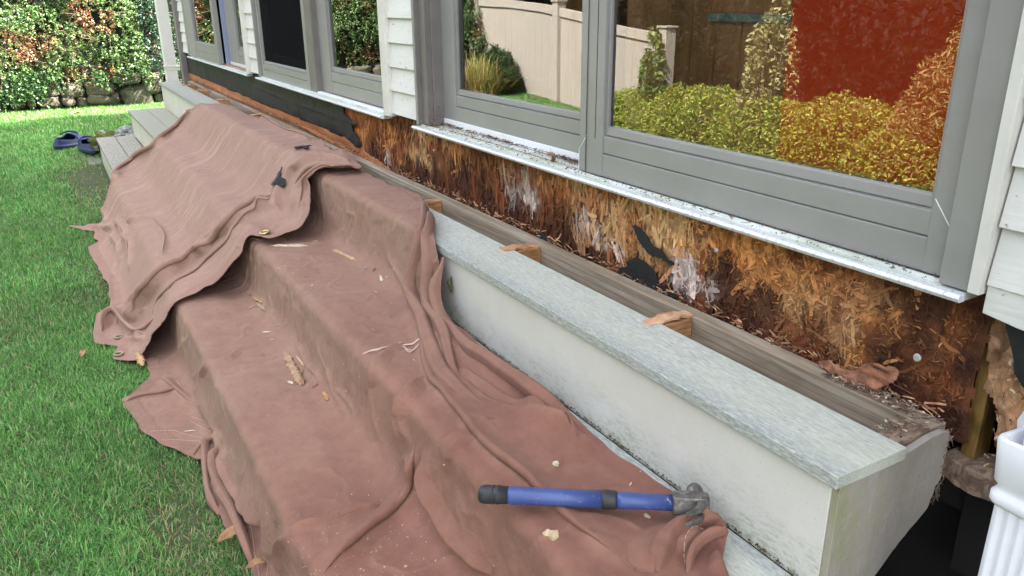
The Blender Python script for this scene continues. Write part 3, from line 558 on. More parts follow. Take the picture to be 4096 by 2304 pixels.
# ---- windows
def rail_y(mb, y0, y1, z0, z1, x, d=.030, seam=.45):
    """bottom rail: lower band, seam, upper band, bead sloping to the glass"""
    h = z1-z0; zs = z0+h*seam; zb = z1-h*.20
    mb.prism([(x, z0), (x+d, z0), (x+d, z1), (x+.016, z1), (x+.007, z1-.004), (x+.005, zb+.002), (x+.009, zb), (x+.001, zb-.002), (x+.001, zs+.0015), (x+.006, zs), (x, zs-.0015)], 'y', y0, y1)
def stile_z(mb, ya, yb, z0, z1, x, d=.030, bead=1):
    mb.box(x, x+d, ya, yb, z0, z1)
    e = yb if bead > 0 else ya
    mb.box(x+.007, x+d-.002, min(e, e+bead*.008), max(e, e+bead*.008), z0+.07, z1)
def sash(win, name, y0, y1, z0, zt, x, wl, wr, rh=.115, gm=glass, label=None, mat=None):
    """y0 near side, y1 far side; a sash with its own pane"""
    mat = mat or frame_m
    mb = MB(); rail_y(mb, y0+wl, y1-wr, z0, z0+rh, x); stile_z(mb, y0, y0+wl, z0, zt, x-.0015, bead=1); stile_z(mb, y1-wr, y1, z0, zt, x-.0015, bead=-1)
    mb.box(x, x+.03, y0+wl, y1-wr, zt-.08, zt)
    s_ = mb.build(name, mat, win, .0014)
    sp = MB(); sp.box(x+.016, x+.021, y0+wl+.006, y0+wl+.012, z0+rh+.0, zt-.08); sp.box(x+.016, x+.021, y0+wl, y1-wr, z0+rh-.001, z0+rh+.006); sp.box(x+.016, x+.021, y1-wr-.012, y1-wr-.006, z0+rh, zt-.08)
    p = MB(); p.add([(x+.013, y0+wl-.005, z0+rh-.006), (x+.013, y1-wr+.005, z0+rh-.006), (x+.013, y1-wr+.005, zt-.075), (x+.013, y0+wl-.005, zt-.075)], [(0, 1, 2, 3)])
    o = p.build('pane', gm, win)
    me = o.data
    if me.polygons[0].normal.x > 0: me.flip_normals()
    return s_
def sill(win, y0, y1, z, gap=None):
    mb = MB()
    mb.prism([(.998, z-.003), (1.002, z-.009), (1.014, z-.009), (1.014, z+.001), (1.001, z+.002)], 'y', y0, y1); mb.build('sill_lip', lipm, win, .001)
    mb = MB(); mb.prism([(1.0142, z-.010), (1.115, z-.010), (1.115, z+.006), (1.034, z+.002), (1.033, z+.006), (1.029, z+.006), (1.028, z+.001), (1.0142, z+.001)], 'y', y0+.004, y1-.004)
    mb.build('sill_track', sillm, win)
def window(y0, y1, tl):
    w = link('window', None, None, house) if False else None
def wroot(name, y0, y1, jn, jf):
    """outer frame: near jamb, far jamb, head; sub-parts hang on it"""
    mb = MB()
    mb.box(1.018, 1.115, y0, y0+jn, .772, WZ); mb.box(1.018, 1.115, y1-jf, y1, .772, WZ); mb.box(1.018, 1.115, y0, y1, WZ-.06, WZ+.002)
    return mb.build('window', frame_m, house, .002)
# unit 1 (large, nearest)
w1 = wroot('w', .553, 2.392, .046, .012); w1['label'] = 'large grey sliding window nearest the camera reflecting the garden'
mb = MB(); mb.box(1.034, 1.112, 2.330, 2.381, .775, WZ-.06); mb.box(1.020, 1.10, 2.376, 2.386, .775, WZ-.06); mb.box(1.052, 1.11, 2.322, 2.3305, .775, WZ-.06); mb.build('jamb', dark_frame, w1, .0015)
sill(w1, .556, 2.388, .768)
sash(w1, 'outer_sash', .5995, 1.499, .774, WZ-.06, 1.040, .039, .088, .112)
sash(w1, 'inner_sash', 1.44, 2.322, .795, WZ-.06, 1.088, .05, .084, .098)
mb = MB(); mb.box(1.084, 1.12, 1.4, 2.322, .774, .7955); mb.build('screen_track', vinyl, w1, .001)
mb = MB(); mb.box(1.0375, 1.040, 1.4375, 1.4385, .855, WZ-.06); mb.box(1.036, 1.0375, 1.470, 1.4712, .776, WZ-.06); mb.build('stile_seam', seam_m, w1)
# mitre caulk lines
for L_ in ([(1.0385, 1.4995, .776), (1.0385, 1.499, .822), (1.0385, 1.470, .858)], [(1.0387, .636, .880), (1.0387, .608, .845)]):
    mb = MB(); mb.tube(L_, .0008, 5); mb.build('caulk_line', vinyl, w1)
# unit 2
w2 = wroot('w', 2.664, 4.53, .010, .016); w2['label'] = 'middle grey sliding window with a dark insect screen'
sill(w2, 2.664, 4.535, .768)
sash(w2, 'screen_panel', 3.594, 4.47, .774, WZ-.06, 1.030, .040, .022, .086, gm=screen_m)
sash(w2, 'outer_sash', 3.60, 4.49, .785, WZ-.06, 1.066, .08, .07, .108)
sash(w2, 'inner_sash', 2.674, 3.50, .780, WZ-.06, 1.058, .022, .13, .113)
mb = MB(); mb.box(1.03, 1.07, 3.5, 3.592, .775, WZ-.06); mb.build('interlock_post', dark_frame, w2, .002)
mb = MB(); mb.box(1.032, 1.05, 2.68, 3.59, .769, .781); mb.build('screen_track', vinyl, w2, .001)
# unit 3
w3 = wroot('w', 4.782, 6.84, .012, .06); w3['label'] = 'farthest grey sliding window beside the corner downspout'
sill(w3, 4.775, 6.79, .766)
sash(w3, 'outer_sash', 5.62, 6.775, .774, WZ-.06, 1.022, .075, .30, .118)
sash(w3, 'inner_sash', 4.80, 5.60, .792, WZ-.06, 1.085, .05, .30, .104)
mb = MB(); mb.box(1.084, 1.12, 4.8, 5.6, .770, .7925); mb.build('screen_track', vinyl, w3, .001)
mb = MB(); mb.box(1.06, 1.084, 5.58, 5.600, .775, WZ-.06); mb.build('blue_track', M('pale_blue_track', (.22,.26,.38), .4).m, w3, .001)
# mid fin boards behind pale jamb faces seen in glass: curtain in room 3
hb('room_curtain', [(1.28, 1.31, 6.35, 6.75, .45, 2.2)], trimw)
# ---- sheathing, tar paper, sill plate
def wallgrid(y0, y1, z0, z1, res, fn, colf):
    ys_ = np.arange(y0, y1+res, res); zs_ = np.arange(z0, z1+res, res); Yg, Zg = np.meshgrid(ys_, zs_, indexing='ij')
    Xg = fn(Yg, Zg); n, m = Yg.shape; I = np.arange(n*m).reshape(n, m)
    q = np.stack([I[:-1, :-1], I[:-1, 1:], I[1:, 1:], I[1:, :-1]], -1).reshape(-1, 4)
    return np.stack([Xg, Yg, Zg], -1).reshape(-1, 3), q, colf(Yg, Zg).reshape(-1, 3), (n, m)
WHITE = [(1.133,.632,.035),(1.164,.602,.03),(1.472,.640,.03),(1.440,.612,.02),(1.82,.677,.05),(2.70,.60,.035),(2.716,.59,.03),(1.065,.615,.025),(1.10,.60,.03),(1.74,.655,.03),(1.37,.617,.02),(1.88,.66,.03)]
DARKP = [(2.121,.652,.05),(2.42,.545,.10),(1.017,.621,.05),(1.02,.66,.035),(2.535,.561,.07),(.953,.612,.05),(2.868,.585,.06),(.60,.745,.06),(1.9,.60,.12),(2.0,.62,.06),(.60,.57,.08),(2.25,.56,.10),(1.55,.585,.09),(.56,.66,.05),(2.55,.735,.04),(.80,.60,.05),(1.2,.57,.06),(2.62,.52,.08)]
PALEP = [(2.394,.678,.08),(2.337,.663,.06),(.709,.714,.04),(.715,.60,.04),(.790,.636,.07),(1.889,.70,.06),(1.419,.67,.06),(2.45,.66,.06),(.86,.61,.06),(2.28,.72,.06),(1.25,.70,.08),(.68,.56,.03),(1.55,.71,.07)]
def blob(y, z, L, sy=1.6):
    r = 0
    for a, b_, s_ in L: r = np.maximum(r, np.exp(-(((y-a)/(s_*sy))**2+((z-b_)/s_)**2)))
    return r
PAL = np.array([(.50,.215,.070), (.34,.105,.030), (.19,.056,.020), (.055,.020,.011), (.62,.38,.18), (.60,.50,.45), (.50,.175,.033), (.31,.115,.050)])
def rotcol(y, z, jit=None):
    sh = y.shape; n1 = fbm(y*7, z*10, seed=21)*1.7; n2 = fbm(y*24, z*13, seed=22)*1.6; j = np.zeros(sh) if jit is None else jit
    w = [np.exp(2.4*(n1+j*.6)), np.exp(2.2*(-n1*.6+n2*.5+.25)), np.exp(2.4*(-n2-.15)), np.exp(3*(-n1-n2*.4-.75))+12*blob(y, z, DARKP)*np.exp(n2*2), .25*np.exp(2*n2)+7*blob(y, z, PALEP)*np.exp(n1), .03+14*blob(y, z, WHITE)**1.5*np.exp(n2*3), .5*np.exp(2*(n1+n2)), .6*np.exp(2*(n2-n1))*(y < 1.05)]
    low = np.clip((.60-z)/.06, 0, 1); w[3] = w[3]*(1+3*low); w[2] = w[2]*(1+3*low)*(1+2.0*(y > 1.6)); w[4] = w[4]*(1-.5*(y < 1.0)); w[1] = w[1]*(1+.9*(y < 1.0)); w[3] = w[3]*(1+2.5*(y < 1.0)*np.clip(fbm(y*13+3, z*13, seed=78)*2, 0, 1)); w[0] = w[0]*(1+.15*(y < 1.05)+.5*(z > .66)); w[7] = w[7]*(1+1.5*(y < 1.05)); w[2] = w[2]*(1+.8*(y < .9)*np.clip(noise(y*16, z*16, seed=77)+.5, 0, 1))
    w = np.stack(w, -1); 
    w = w**2.4; w /= w.sum(-1, keepdims=True)
    return w@PAL
mask_right = lambda y, z: (y > .53)
def rotx(Y, Z):
    fz = np.where(Y < 1.1, 1., .45)
    d = .0028*fz*fbm(Y*55, Z*55, seed=5)+.004*fz*fbm(Y*14, Z*14, seed=6)+.003*fbm(Y*60, Z*12, seed=8)
    eat = np.clip((.565-Z)/.02, 0, 1)*(Y > .56)*.0
    return XW+.002-d+eat
V, q, c, sh = wallgrid(.532, 3.30, .525, .770, .0045, rotx, rotcol)
# ragged lower/right edge of the panel
Yc = V[q].mean(1)[:, 1]; Zc = V[q].mean(1)[:, 2]
keep = (Yc > .556) & (Zc > .54+.01*fbm(Yc*30, Yc*0, seed=9)) | (Yc <= .556) & (Yc > .537+.006*fbm(Zc*25, Zc*0, seed=12)) & (Zc > .535+.012*fbm(Yc*60, Yc*0, seed=9))
panel = link('rotted_sheathing', mesh_np('rotted_sheathing', V, q[keep], col=c), rot.m, house, True)
panel['label'] = 'rotted orange brown strand board under the near window'
# the second panel, right of the gap, with stud
EDGE = [(.537,.727),(.530,.665),(.527,.635),(.518,.622),(.508,.610),(.504,.600),(.498,.582),(.500,.565),(.485,.548),(.484,.53),(.470,.515)]
EDGE2 = [(.512,.746),(.503,.730),(.496,.716),(.489,.70),(.484,.68)]
V, q, c, sh = wallgrid(-.3, .537, .47, .752, .0045, lambda Y, Z: XW+.004-.008*fbm(Y*20, Z*20, seed=31)-.004*fbm(Y*60, Z*60, seed=32), lambda y, z: np.clip(rotcol(y+4, z)*.5+np.array([.42,.30,.19])*.5*(1+.5*fbm(y*30, z*30, seed=3)[..., None]), .02, 1))
Yc = V[q].mean(1)[:, 1]; Zc = V[q].mean(1)[:, 2]
e = np.interp(Zc, [p[1] for p in EDGE[::-1]], [p[0] for p in EDGE[::-1]])+.004*fbm(Zc*60, Yc*60, seed=2)
link('rotted_sheathing', mesh_np('rotted_sheathing', V, q[(Yc < e)], col=c), rot.m, house, True)['label'] = 'pale shredded sheathing right of the split, behind the white downspout'
mb = MB(); mb.prism([(.512,.752),(.503,.730),(.496,.716),(.489,.70),(.484,.68),(.470,.665),(.3,.66),(.0,.66),(.0,.76),(.512,.76)][::-1], 'x', 1.030, 1.034); mb.build('tar_paper', tar.m, house)
wetstud = grain('wet_amber_stud', (.10,.055,.015), (.22,.13,.04), (.34,.2,.07), (1, 1, .1), 20, .3, .3)
hb('wall_stud', [(1.062, 1.10, .526, .546, .50, .765)], wetstud, bevel=.001)
hb('stud_bay', [(1.10, 1.104, .3, .53, .50, .765)], varied('dark_amber_bay', (.05,.03,.01), (.12,.08,.025), 20, .4))
# decayed ledger end under it
ys_ = np.linspace(.558, .2, 40)
mb = MB(); t_ = fbm(ys_*25, ys_*0, seed=41)
mb.prism([(float(y_), float(.517+.004*a_)) for y_, a_ in zip(ys_, t_)]+[(float(y_), float(.482+.012*a_)) for y_, a_ in zip(ys_[::-1], t_[::-1])], 'x', 1.034, 1.13); mb.build('sill_plate', dirtyw.m, house, .002)
# wall behind + orange plate + tar paper band (far half)
hb('wall_sheathing', [(1.056, 1.07, 2.98, 7.12, .48, .775)], orange, bevel=.001)
mb = MB()
yy = np.linspace(2.99, 7.12, 260)
top = [(float(y_), .632) for y_ in yy]; bot = [(float(y_), float(.578-.006*abs(n_)-.0)) for y_, n_ in zip(yy[::-1], fbm(yy*7, yy*0, seed=51)[::-1])]
mb.prism(top+bot, 'x', 1.046, 1.0555); mb.build('wall_plate', orange, house)
for yb in (3.86, 4.92, 5.8): hb('plate_joint', [(1.0455, 1.0458, yb, yb+.004, .582, .63)], seam_m)
TEAR = [(3.258,.760),(3.258,.745),(3.235,.742),(3.198,.737),(3.190,.728),(3.197,.718),(3.170,.712),(3.145,.706),(3.12,.699),(3.077,.698),(3.05,.700),(3.032,.696),(3.040,.686),(3.07,.683),(3.105,.676),(3.10,.664),(3.087,.655),(3.06,.648),(3.033,.639),(3.015,.633),(3.008,.627),(3.005,.614),(3.02,.607),(3.05,.602),(3.077,.597),(3.10,.603),(3.157,.613)]
T2 = smooth_poly(TEAR, .006); T2 = T2+np.c_[fbm(T2[:, 0]*150, T2[:, 1]*150, seed=61), fbm(T2[:, 0]*150+9, T2[:, 1]*150, seed=62)]*.003
yy = np.linspace(3.2, 7.12, 120); bot = [(float(y_), float(.6185+.003*n_)) for y_, n_ in zip(yy, fbm(yy*6, yy*0, seed=63))]
mb = MB(); poly = [tuple(p) for p in T2]+bot+[(7.12, .775), (3.3, .775)]
# triangulated grid for a wavy paper
res = .012; ys_ = np.arange(2.98, 7.12, res); zs_ = np.arange(.585, .776, .006); Yg, Zg = np.meshgrid(ys_, zs_, indexing='ij')
Xg = 1.0425-.0035*fbm(Yg*6, Zg*10, seed=64)-.004*np.exp(-((Zg-.70-.012*np.sin(Yg*1.3))/.006)**2)*(.5+fbm(Yg*3, Zg*0, seed=65))-.0012*fbm(Yg*40, Zg*40, seed=66)
cur = np.exp(-((Yg-3.02)/.07)**2)*.006; Xg = Xg-cur
n, m_ = Yg.shape; I = np.arange(n*m_).reshape(n, m_); q = np.stack([I[:-1, :-1], I[:-1, 1:], I[1:, 1:], I[1:, :-1]], -1).reshape(-1, 4); V = np.stack([Xg, Yg, Zg], -1).reshape(-1, 3)
cc = V[q].mean(1); k = pip(cc[:, 1], cc[:, 2], poly); q = q[k]
# snap edge
used, cnt = np.unique(q, return_counts=True); bd = used[cnt < 4]; PL = np.array(T2)
for i in bd:
    d_ = np.hypot(PL[:, 0]-V[i, 1], PL[:, 1]-V[i, 2]); j = d_.argmin()
    if d_[j] < .012: V[i, 1:] = PL[j]
tp = link('tar_paper', mesh_np('tar_paper', V, q), tar.m, house, True); md = tp.modifiers.new('thick', 'SOLIDIFY'); md.thickness = .0015
tp['label'] = 'black tar paper with a torn end under the far windows'
for yb in (6.22, 5.15, 3.86, 3.62): hb('paper_seam', [(1.0365, 1.0372, yb, yb+.003, .63, .76)], seam_m)
TP = [[(1.289,.689),(1.270,.690),(1.247,.681),(1.224,.663),(1.197,.661),(1.175,.646),(1.154,.643),(1.161,.635),(1.192,.643),(1.222,.639),(1.249,.650),(1.268,.663)],
[(1.329,.582),(1.306,.593),(1.293,.613),(1.265,.622),(1.233,.618),(1.210,.607),(1.195,.587),(1.169,.583),(1.143,.573),(1.193,.564),(1.261,.567),(1.323,.568)],
[(1.889,.562),(1.850,.566),(1.805,.570),(1.769,.567),(1.784,.556),(1.843,.557)],
[(1.692,.561),(1.659,.584),(1.627,.577),(1.608,.568),(1.570,.567),(1.573,.561),(1.639,.560)]]
for L in TP:
    L2 = smooth_poly(L, .004, True); L2 = L2+np.c_[fbm(L2[:, 0]*200, L2[:, 1]*200, seed=71), fbm(L2[:, 0]*200, L2[:, 1]*200, seed=72)]*.0025
    mb = MB(); mb.prism([tuple(p) for p in L2], 'x', 1.035, 1.0375); mb.build('tar_paper_remnant', tar.m, house)
for y_, z_, r_ in ((1.038,.701,.0042), (.619,.647,.0062), (2.30,.70,.004), (2.41,.655,.003)):
    mb = MB(); mb.lathe([(r_, 0), (r_, .002), (r_*.8, .003), (.0005, .0032)], (1.036, y_, z_), (-1, 0, 0), 14); mb.build('nail_head', nailm.m, house, smooth=False)
# ---- strand flakes: small tapered slabs lying on the board
def flakes(n, yf, zf, ln, wd, tilt, lift, seed, colf=None, thick=.0008, bend=.0, jb=.4):
    r = np.random.default_rng(seed); y = yf(r, n); z = zf(r, n, y); L = ln(r, n, y); w = wd(r, n, y); a = tilt(r, n, y)
    x0 = XW-.0022-lift(r, n, y); pit_ = r.normal(0, .06, n)
    dy, dz = np.sin(a), np.cos(a); V = []; 
    u = np.array([-.5, -.17, .17, .5]); wid = np.stack([r.uniform(.45, 1., n), np.ones(n), r.uniform(.85, 1, n), r.uniform(.3, 1., n)], 1)
    off = np.stack([r.normal(0, .15, n), r.normal(0, .1, n), r.normal(0, .1, n), r.normal(0, .2, n)], 1)
    P = np.zeros((n, 8, 3))
    for i in range(4):
        cy = y+dy*u[i]*L; cz = z+dz*u[i]*L; cx = x0-pit_*u[i]*L-abs(u[i])**2*L*r.uniform(-.1, .3, n)*bend
        for s_, sg in ((0, -1), (1, 1)):
            o = (off[:, i]+sg*.5*wid[:, i])*w
            P[:, i*2+s_] = np.stack([cx+sg*r.normal(0, .0008, n), cy+dz*o, cz-dy*o], -1)
    b_ = np.arange(n)[:, None]*8
    Q = np.concatenate([b_+np.array([[0, 1, 3, 2]]), b_+np.array([[2, 3, 5, 4]]), b_+np.array([[4, 5, 7, 6]])])
    c = rotcol(y, z, r.normal(0, .7, n)) if colf is None else colf(y, z, r)
    c = np.clip(c*r.uniform(1-jb, 1+jb*1.3, (n, 1))*(1+r.normal(0, .02, (n, 3))), .01, .85)
    return P.reshape(-1, 3), Q, np.repeat(c, 8, 0)
def addflakes(parts, name, label=None, kind='stuff'):
    V = []; Q = []; C_ = []; n = 0
    for v, q_, c_ in parts: V.append(v); Q.append(q_+n); C_.append(c_); n += len(v)
    o = link(name, mesh_np(name, np.concatenate(V), np.concatenate(Q), col=np.concatenate(C_)), flake.m, house)
    if kind: o['kind'] = kind
    return o
U = lambda a, b_: (lambda r, n, y=None: r.uniform(a, b_, n))
zr = lambda r, n, y: r.uniform(.545, .762, n)
F1 = flakes(800, lambda r, n: r.uniform(1.05, 2.95, n), zr, lambda r, n, y: r.uniform(.02, .075, n), lambda r, n, y: r.uniform(.003, .011, n), lambda r, n, y: r.normal(0, .25, n)+(r.random(n) < .3)*r.normal(0, 1, n), lambda r, n, y: r.uniform(0, .0015, n), 81, bend=.15, jb=.22)
F2 = flakes(1300, lambda r, n: r.uniform(1.0, 2.98, n), zr, lambda r, n, y: r.uniform(.006, .03, n), lambda r, n, y: r.uniform(.001, .004, n), lambda r, n, y: r.normal(0, .3, n)+(r.random(n) < .25)*r.normal(0, 1, n), lambda r, n, y: r.uniform(0, .003, n), 82, bend=.7, jb=.3)
F3 = flakes(2600, lambda r, n: r.uniform(.545, 1.15, n), zr, lambda r, n, y: r.uniform(.005, .020, n), lambda r, n, y: r.uniform(.0006, .0028, n), lambda r, n, y: r.uniform(-1.6, 1.6, n), lambda r, n, y: r.uniform(-.002, .004, n), 83, bend=.8, jb=.38)
F3b = flakes(260, lambda r, n: r.uniform(.56, 1.35, n), zr, lambda r, n, y: r.uniform(.015, .05, n), lambda r, n, y: r.uniform(.003, .009, n), lambda r, n, y: r.uniform(-1.6, 1.6, n), lambda r, n, y: r.uniform(-.001, .001, n), 84, bend=.2, jb=.18)
# fringe of fibres along the joist top, falling shreds
F4 = flakes(1300, lambda r, n: r.uniform(.57, 6.9, n), lambda r, n, y: .574+np.abs(r.normal(0, .008, n)), lambda r, n, y: r.uniform(.008, .035, n), lambda r, n, y: r.uniform(.0008, .004, n), lambda r, n, y: 1.57+r.normal(0, .4, n), lambda r, n, y: r.uniform(-.004, .02, n), 85, bend=1, colf=lambda y, z, r: np.array([(.34,.16,.08), (.5,.3,.16), (.14,.06,.035), (.42,.22,.13)])[r.integers(0, 4, len(y))])
F6 = flakes(170, lambda r, n: r.uniform(.90, 1.7, n), zr, lambda r, n, y: r.uniform(.03, .09, n), lambda r, n, y: r.uniform(.008, .022, n), lambda r, n, y: r.normal(0, .6, n), lambda r, n, y: r.uniform(-.0015, .0005, n), 87, bend=.1, jb=.4)
addflakes([F1, F2, F3, F3b, F4, F6], 'wood_strands')
r_ = np.random.default_rng(5)
yq = lambda r, n: .50-np.abs(r.normal(0, .03, n))
F5 = flakes(330, lambda r, n: r.uniform(.30, .503, n), lambda r, n, y: r.uniform(.49, .70, n), U(.004, .012), U(.001, .004), U(-1.6, 1.6), U(-.004, .004), 86, bend=.6, colf=lambda y, z, r: np.array([(.42,.28,.16), (.36,.21,.10), (.50,.38,.26), (.2,.10,.05)])[r.integers(0, 4, len(y))])
k5 = F5
addflakes([F5], 'pale_strands')
# splayed shreds fanning from the joist (near y = 1.45)
mb = MB()
for i in range(26):
    a = (i-13)/13*.5; L = .05+.045*random.random(); y0 = 1.475+.012*math.sin(i)
    mb.tube([(1.036, y0, .575), (1.030-.006*random.random(), y0+math.sin(a)*L*.5, .575+L*.5), (1.034, y0+math.sin(a)*L, .575+math.cos(a)*L)], [.0014, .0012, .0003], 4, flat=.4)
mb.build('splayed_fibers', splint.m, house); _me = bpy.data.objects['splayed_fibers'].data; addcol(_me, np.tile([.45,.26,.13], (len(_me.vertices), 1)))
# lifted torn flap by the joist and peeled orange lath
def ragged_sheet(name, L, x, mat, parent, col=None, th=.002, wob=.003, lift=.01, seed=1):
    L2 = smooth_poly(L, .006, True); L2 = L2+np.c_[fbm(L2[:, 0]*130, L2[:, 1]*130, seed=seed), fbm(L2[:, 0]*130, L2[:, 1]*130+7, seed=seed)]*wob
    y0, z0 = L2.min(0); y1, z1 = L2.max(0); res = max(.0025, (y1-y0)/120); ys_ = np.arange(y0, y1+res, res); zs_ = np.arange(z0, z1+.0025, .0025); Yg, Zg = np.meshgrid(ys_, zs_, indexing='ij')
    Xg = x-lift*fbm(Yg*18, Zg*22, seed=seed+3)-.3*lift*fbm(Yg*60, Zg*60, seed=seed+4)-lift*.8*np.clip((z1-Zg)/max(z1-z0, .01), 0, 1)
    n, m_ = Yg.shape; I = np.arange(n*m_).reshape(n, m_); q = np.stack([I[:-1, :-1], I[:-1, 1:], I[1:, 1:], I[1:, :-1]], -1).reshape(-1, 4); V = np.stack([Xg, Yg, Zg], -1).reshape(-1, 3); cc = V[q].mean(1); q = q[pip(cc[:, 1], cc[:, 2], L2)]
    me = mesh_np(name, V, q)
    if col is not None: addcol(me, np.clip(np.array(col)*(1+1.1*fbm(V[:, 1]*55, V[:, 2]*160, seed=seed)[:, None]), .02, .8))
    o = link(name, me, mat, parent, True); md = o.modifiers.new('thick', 'SOLIDIFY'); md.thickness = th; return o
ragged_sheet('lifted_flap', [(.711,.590),(.690,.612),(.646,.622),(.640,.605),(.657,.588),(.675,.572),(.717,.570),(.775,.576),(.76,.588)], 1.026, flake.m, house, (.26,.115,.065), seed=11, lift=.010)
ragged_sheet('peeled_lath', [(3.914,.588),(3.70,.592),(3.542,.592),(3.40,.585),(3.271,.588),(3.15,.580),(3.033,.578),(2.973,.600),(2.90,.592),(2.818,.590),(2.75,.578),(2.684,.571),(2.801,.568),(2.980,.566),(3.2,.572),(3.5,.575)], 1.036, orange, house, seed=12, lift=.006)
ragged_sheet('peeled_lath', [(6.4,.590),(6.1,.603),(5.7,.600),(5.3,.596),(5.0,.588),(5.2,.576),(5.8,.574),(6.3,.576)], 1.040, orange, house, seed=13, lift=.005)
# debris on the sill
rr = np.random.default_rng(12); parts_ = []
def litter(n, y, x, z, L, W_, cols, seed):
    r = np.random.default_rng(seed); y = y(r, n); x = x(r, n, y); a = r.uniform(0, 6.28, n); L = r.uniform(*L, n); w = r.uniform(*W_, n); h = r.uniform(.0, .005, n)
    P = np.zeros((n, 4, 3)); ca, sa = np.cos(a), np.sin(a)
    for i, (u, v) in enumerate(((-.5, -.3), (.1, -.5), (.5, .2), (-.2, .5))):
        P[:, i] = np.stack([x+ca*u*L-sa*v*w, y+sa*u*L+ca*v*w, z+.001+h+r.uniform(0, .004, n)], -1)
    c = np.array(cols)[r.integers(0, len(cols), n)]*r.uniform(.6, 1.3, (n, 1))
    return P.reshape(-1, 3), np.arange(n*4).reshape(n, 4), np.repeat(c, 4, 0)
BR = [(.16,.07,.04), (.28,.14,.08), (.10,.05,.03), (.36,.2,.12)]
L1 = litter(260, lambda r, n: np.concatenate([r.normal(2.24, .05, n//5), r.normal(1.62, .05, n//3), r.normal(1.95, .05, n//6), r.uniform(1.55, 2.3, n-n//5-n//3-n//6)]), lambda r, n, y: 1.080-np.abs(r.normal(0, .006, n)), .775, (.006, .024), (.002, .006), BR, 91)
L2_ = litter(420, lambda r, n: r.uniform(.6, 2.35, n), lambda r, n, y: r.uniform(1.004, 1.036, n), .771, (.002, .010), (.001, .003), [(.12,.09,.06), (.2,.15,.1), (.07,.06,.05)], 92)
L3 = litter(300, lambda r, n: r.uniform(1.5, 2.3, n), lambda r, n, y: r.uniform(1.03, 1.08, n), .774, (.002, .009), (.001, .002), [(.2,.17,.12), (.1,.08,.06)], 93)
addflakes([L1, L2_, L3], 'leaf_litter').data.materials[0] = leafm2.m
# cobweb clump with debris in the far corner of the sill
mb = MB()
for i in range(70):
    p = Vector((1.02+.05*random.random(), 2.325-.05*random.random()**2, .775+.075*random.random()**1.5)); d_ = Vector((random.gauss(0, 1), random.gauss(0, 1), random.gauss(0, .6))).normalized()*(.004+.010*random.random()); mb.tube([p, p+d_], .0008, 4)
mb.build('cobweb_debris', varied('grey_brown_debris', (.09,.06,.045), (.22,.16,.12), 90, .9), house)
# inside: cabinet, bar, red curtain (things of their own)
t = thing('wall_cabinet', 'brown wood panelled cabinet seen through the near window', 'cabinet', (1.27, 1.3, .43))
m1 = MB()
for k in range(5): m1.box(1.26, 1.28, 1.095+.075*k, 1.095+.075*k+.0735, .43, 2.2)
m1.build('panel', cab.m, t, .002)
m2 = MB(); m2.box(1.50, 1.54, 1.62, 2.35, .43, 2.2); m2.build('side_panel', cab.m, t, .002)
m3 = MB(); m3.box(1.246, 1.252, 1.06, 1.335, 1.098, 1.115); m3.box(1.252, 1.26, 1.12, 1.135, 1.101, 1.111); m3.box(1.252, 1.26, 1.30, 1.315, 1.101, 1.111); m3.build('handle_bar', metalbar, t, .002)
ys_ = np.linspace(.585, 1.058, 120); zs_ = np.linspace(.44, 2.2, 30); Yg, Zg = np.meshgrid(ys_, zs_, indexing='ij'); Xg = 1.195+.004*np.sin(Yg*22+.4*np.sin(Zg*2))+.02*np.exp(-((Yg-.665)/.025)**2)
n, m_ = Yg.shape; I = np.arange(n*m_).reshape(n, m_); q = np.stack([I[:-1, :-1], I[:-1, 1:], I[1:, 1:], I[1:, :-1]], -1).reshape(-1, 4)
o = link('red_curtain', mesh_np('red_curtain', np.stack([Xg, Yg, Zg], -1).reshape(-1, 3), q), redm.m, smooth=True); md = o.modifiers.new('thick', 'SOLIDIFY'); md.thickness = .004
props(o, 'plain red curtain hanging inside the near window', 'curtain')
# downspouts
def spout(name, label, x, y, z0, z1, w, d, mat, n=5, tilt=0, strap=None, flare=None):
    t = thing(name, label, 'downspout', (x, y, z0))
    def prof(w, d):
        P = []; 
        for k in range(n*2+1):
            u = k/(n*2); P.append((x-d/2-(.004 if k % 2 else 0), y-w/2+w*u))
        P += [(x+d/2, y+w/2), (x+d/2, y-w/2)]
        return P
    mb = MB(); mb.prism(prof(w, d), 'z', z0, z1); mb.build('pipe', mat, t, .002)
    return t
# near downspout: lower flared sleeve with thinner pipe entering it, wall strap
t = spout('downspout', 'white corrugated downspout cut off by the right edge of the photo', .902, .368, -.3, .655, .066, .052, pvc)
def rrect(cx, cy, w, d, r, n=6):
    P = []
    for qx, qy, a0 in ((1, 1, 0), (-1, 1, 90), (-1, -1, 180), (1, -1, 270)):
        for k in range(n+1):
            a = math.radians(a0+90*k/n); P.append((cx+qx*(w/2-r)+r*math.cos(a), cy+qy*(d/2-r)+r*math.sin(a)))
    return P
mb = MB(); V = []; lv = [(.585, 0), (.588, .004), (.592, .0065), (.602, .0065), (.606, .003), (.611, .002), (.618, .006), (.640, .008), (.664, .010), (.668, .008), (.667, .002), (.640, -.002)]
for z_, g_ in lv: V += [(a, b_, z_+.10*(.93-a)*(z_ > .63)) for a, b_ in rrect(.902, .368, .058+2*g_, .068+2*g_, .013)]
K_ = 28; F = [(i*K_+k, i*K_+(k+1) % K_, (i+1)*K_+(k+1) % K_, (i+1)*K_+k) for i in range(len(lv)-1) for k in range(K_)]
mb.add(V, F); mb.build('collar', pvc, t, smooth=True)
mb = MB(); mb.prism(rrect(.904, .368, .040, .050, .009), 'z', .60, 1.25); mb.build('inner_pipe', pvc, t)
mb = MB(); mb.prism([(.387,.645),(.416,.648),(.420,.672),(.412,.695),(.387,.700)], 'x', .925, .928); mb.build('strap', pvc, t, .001)
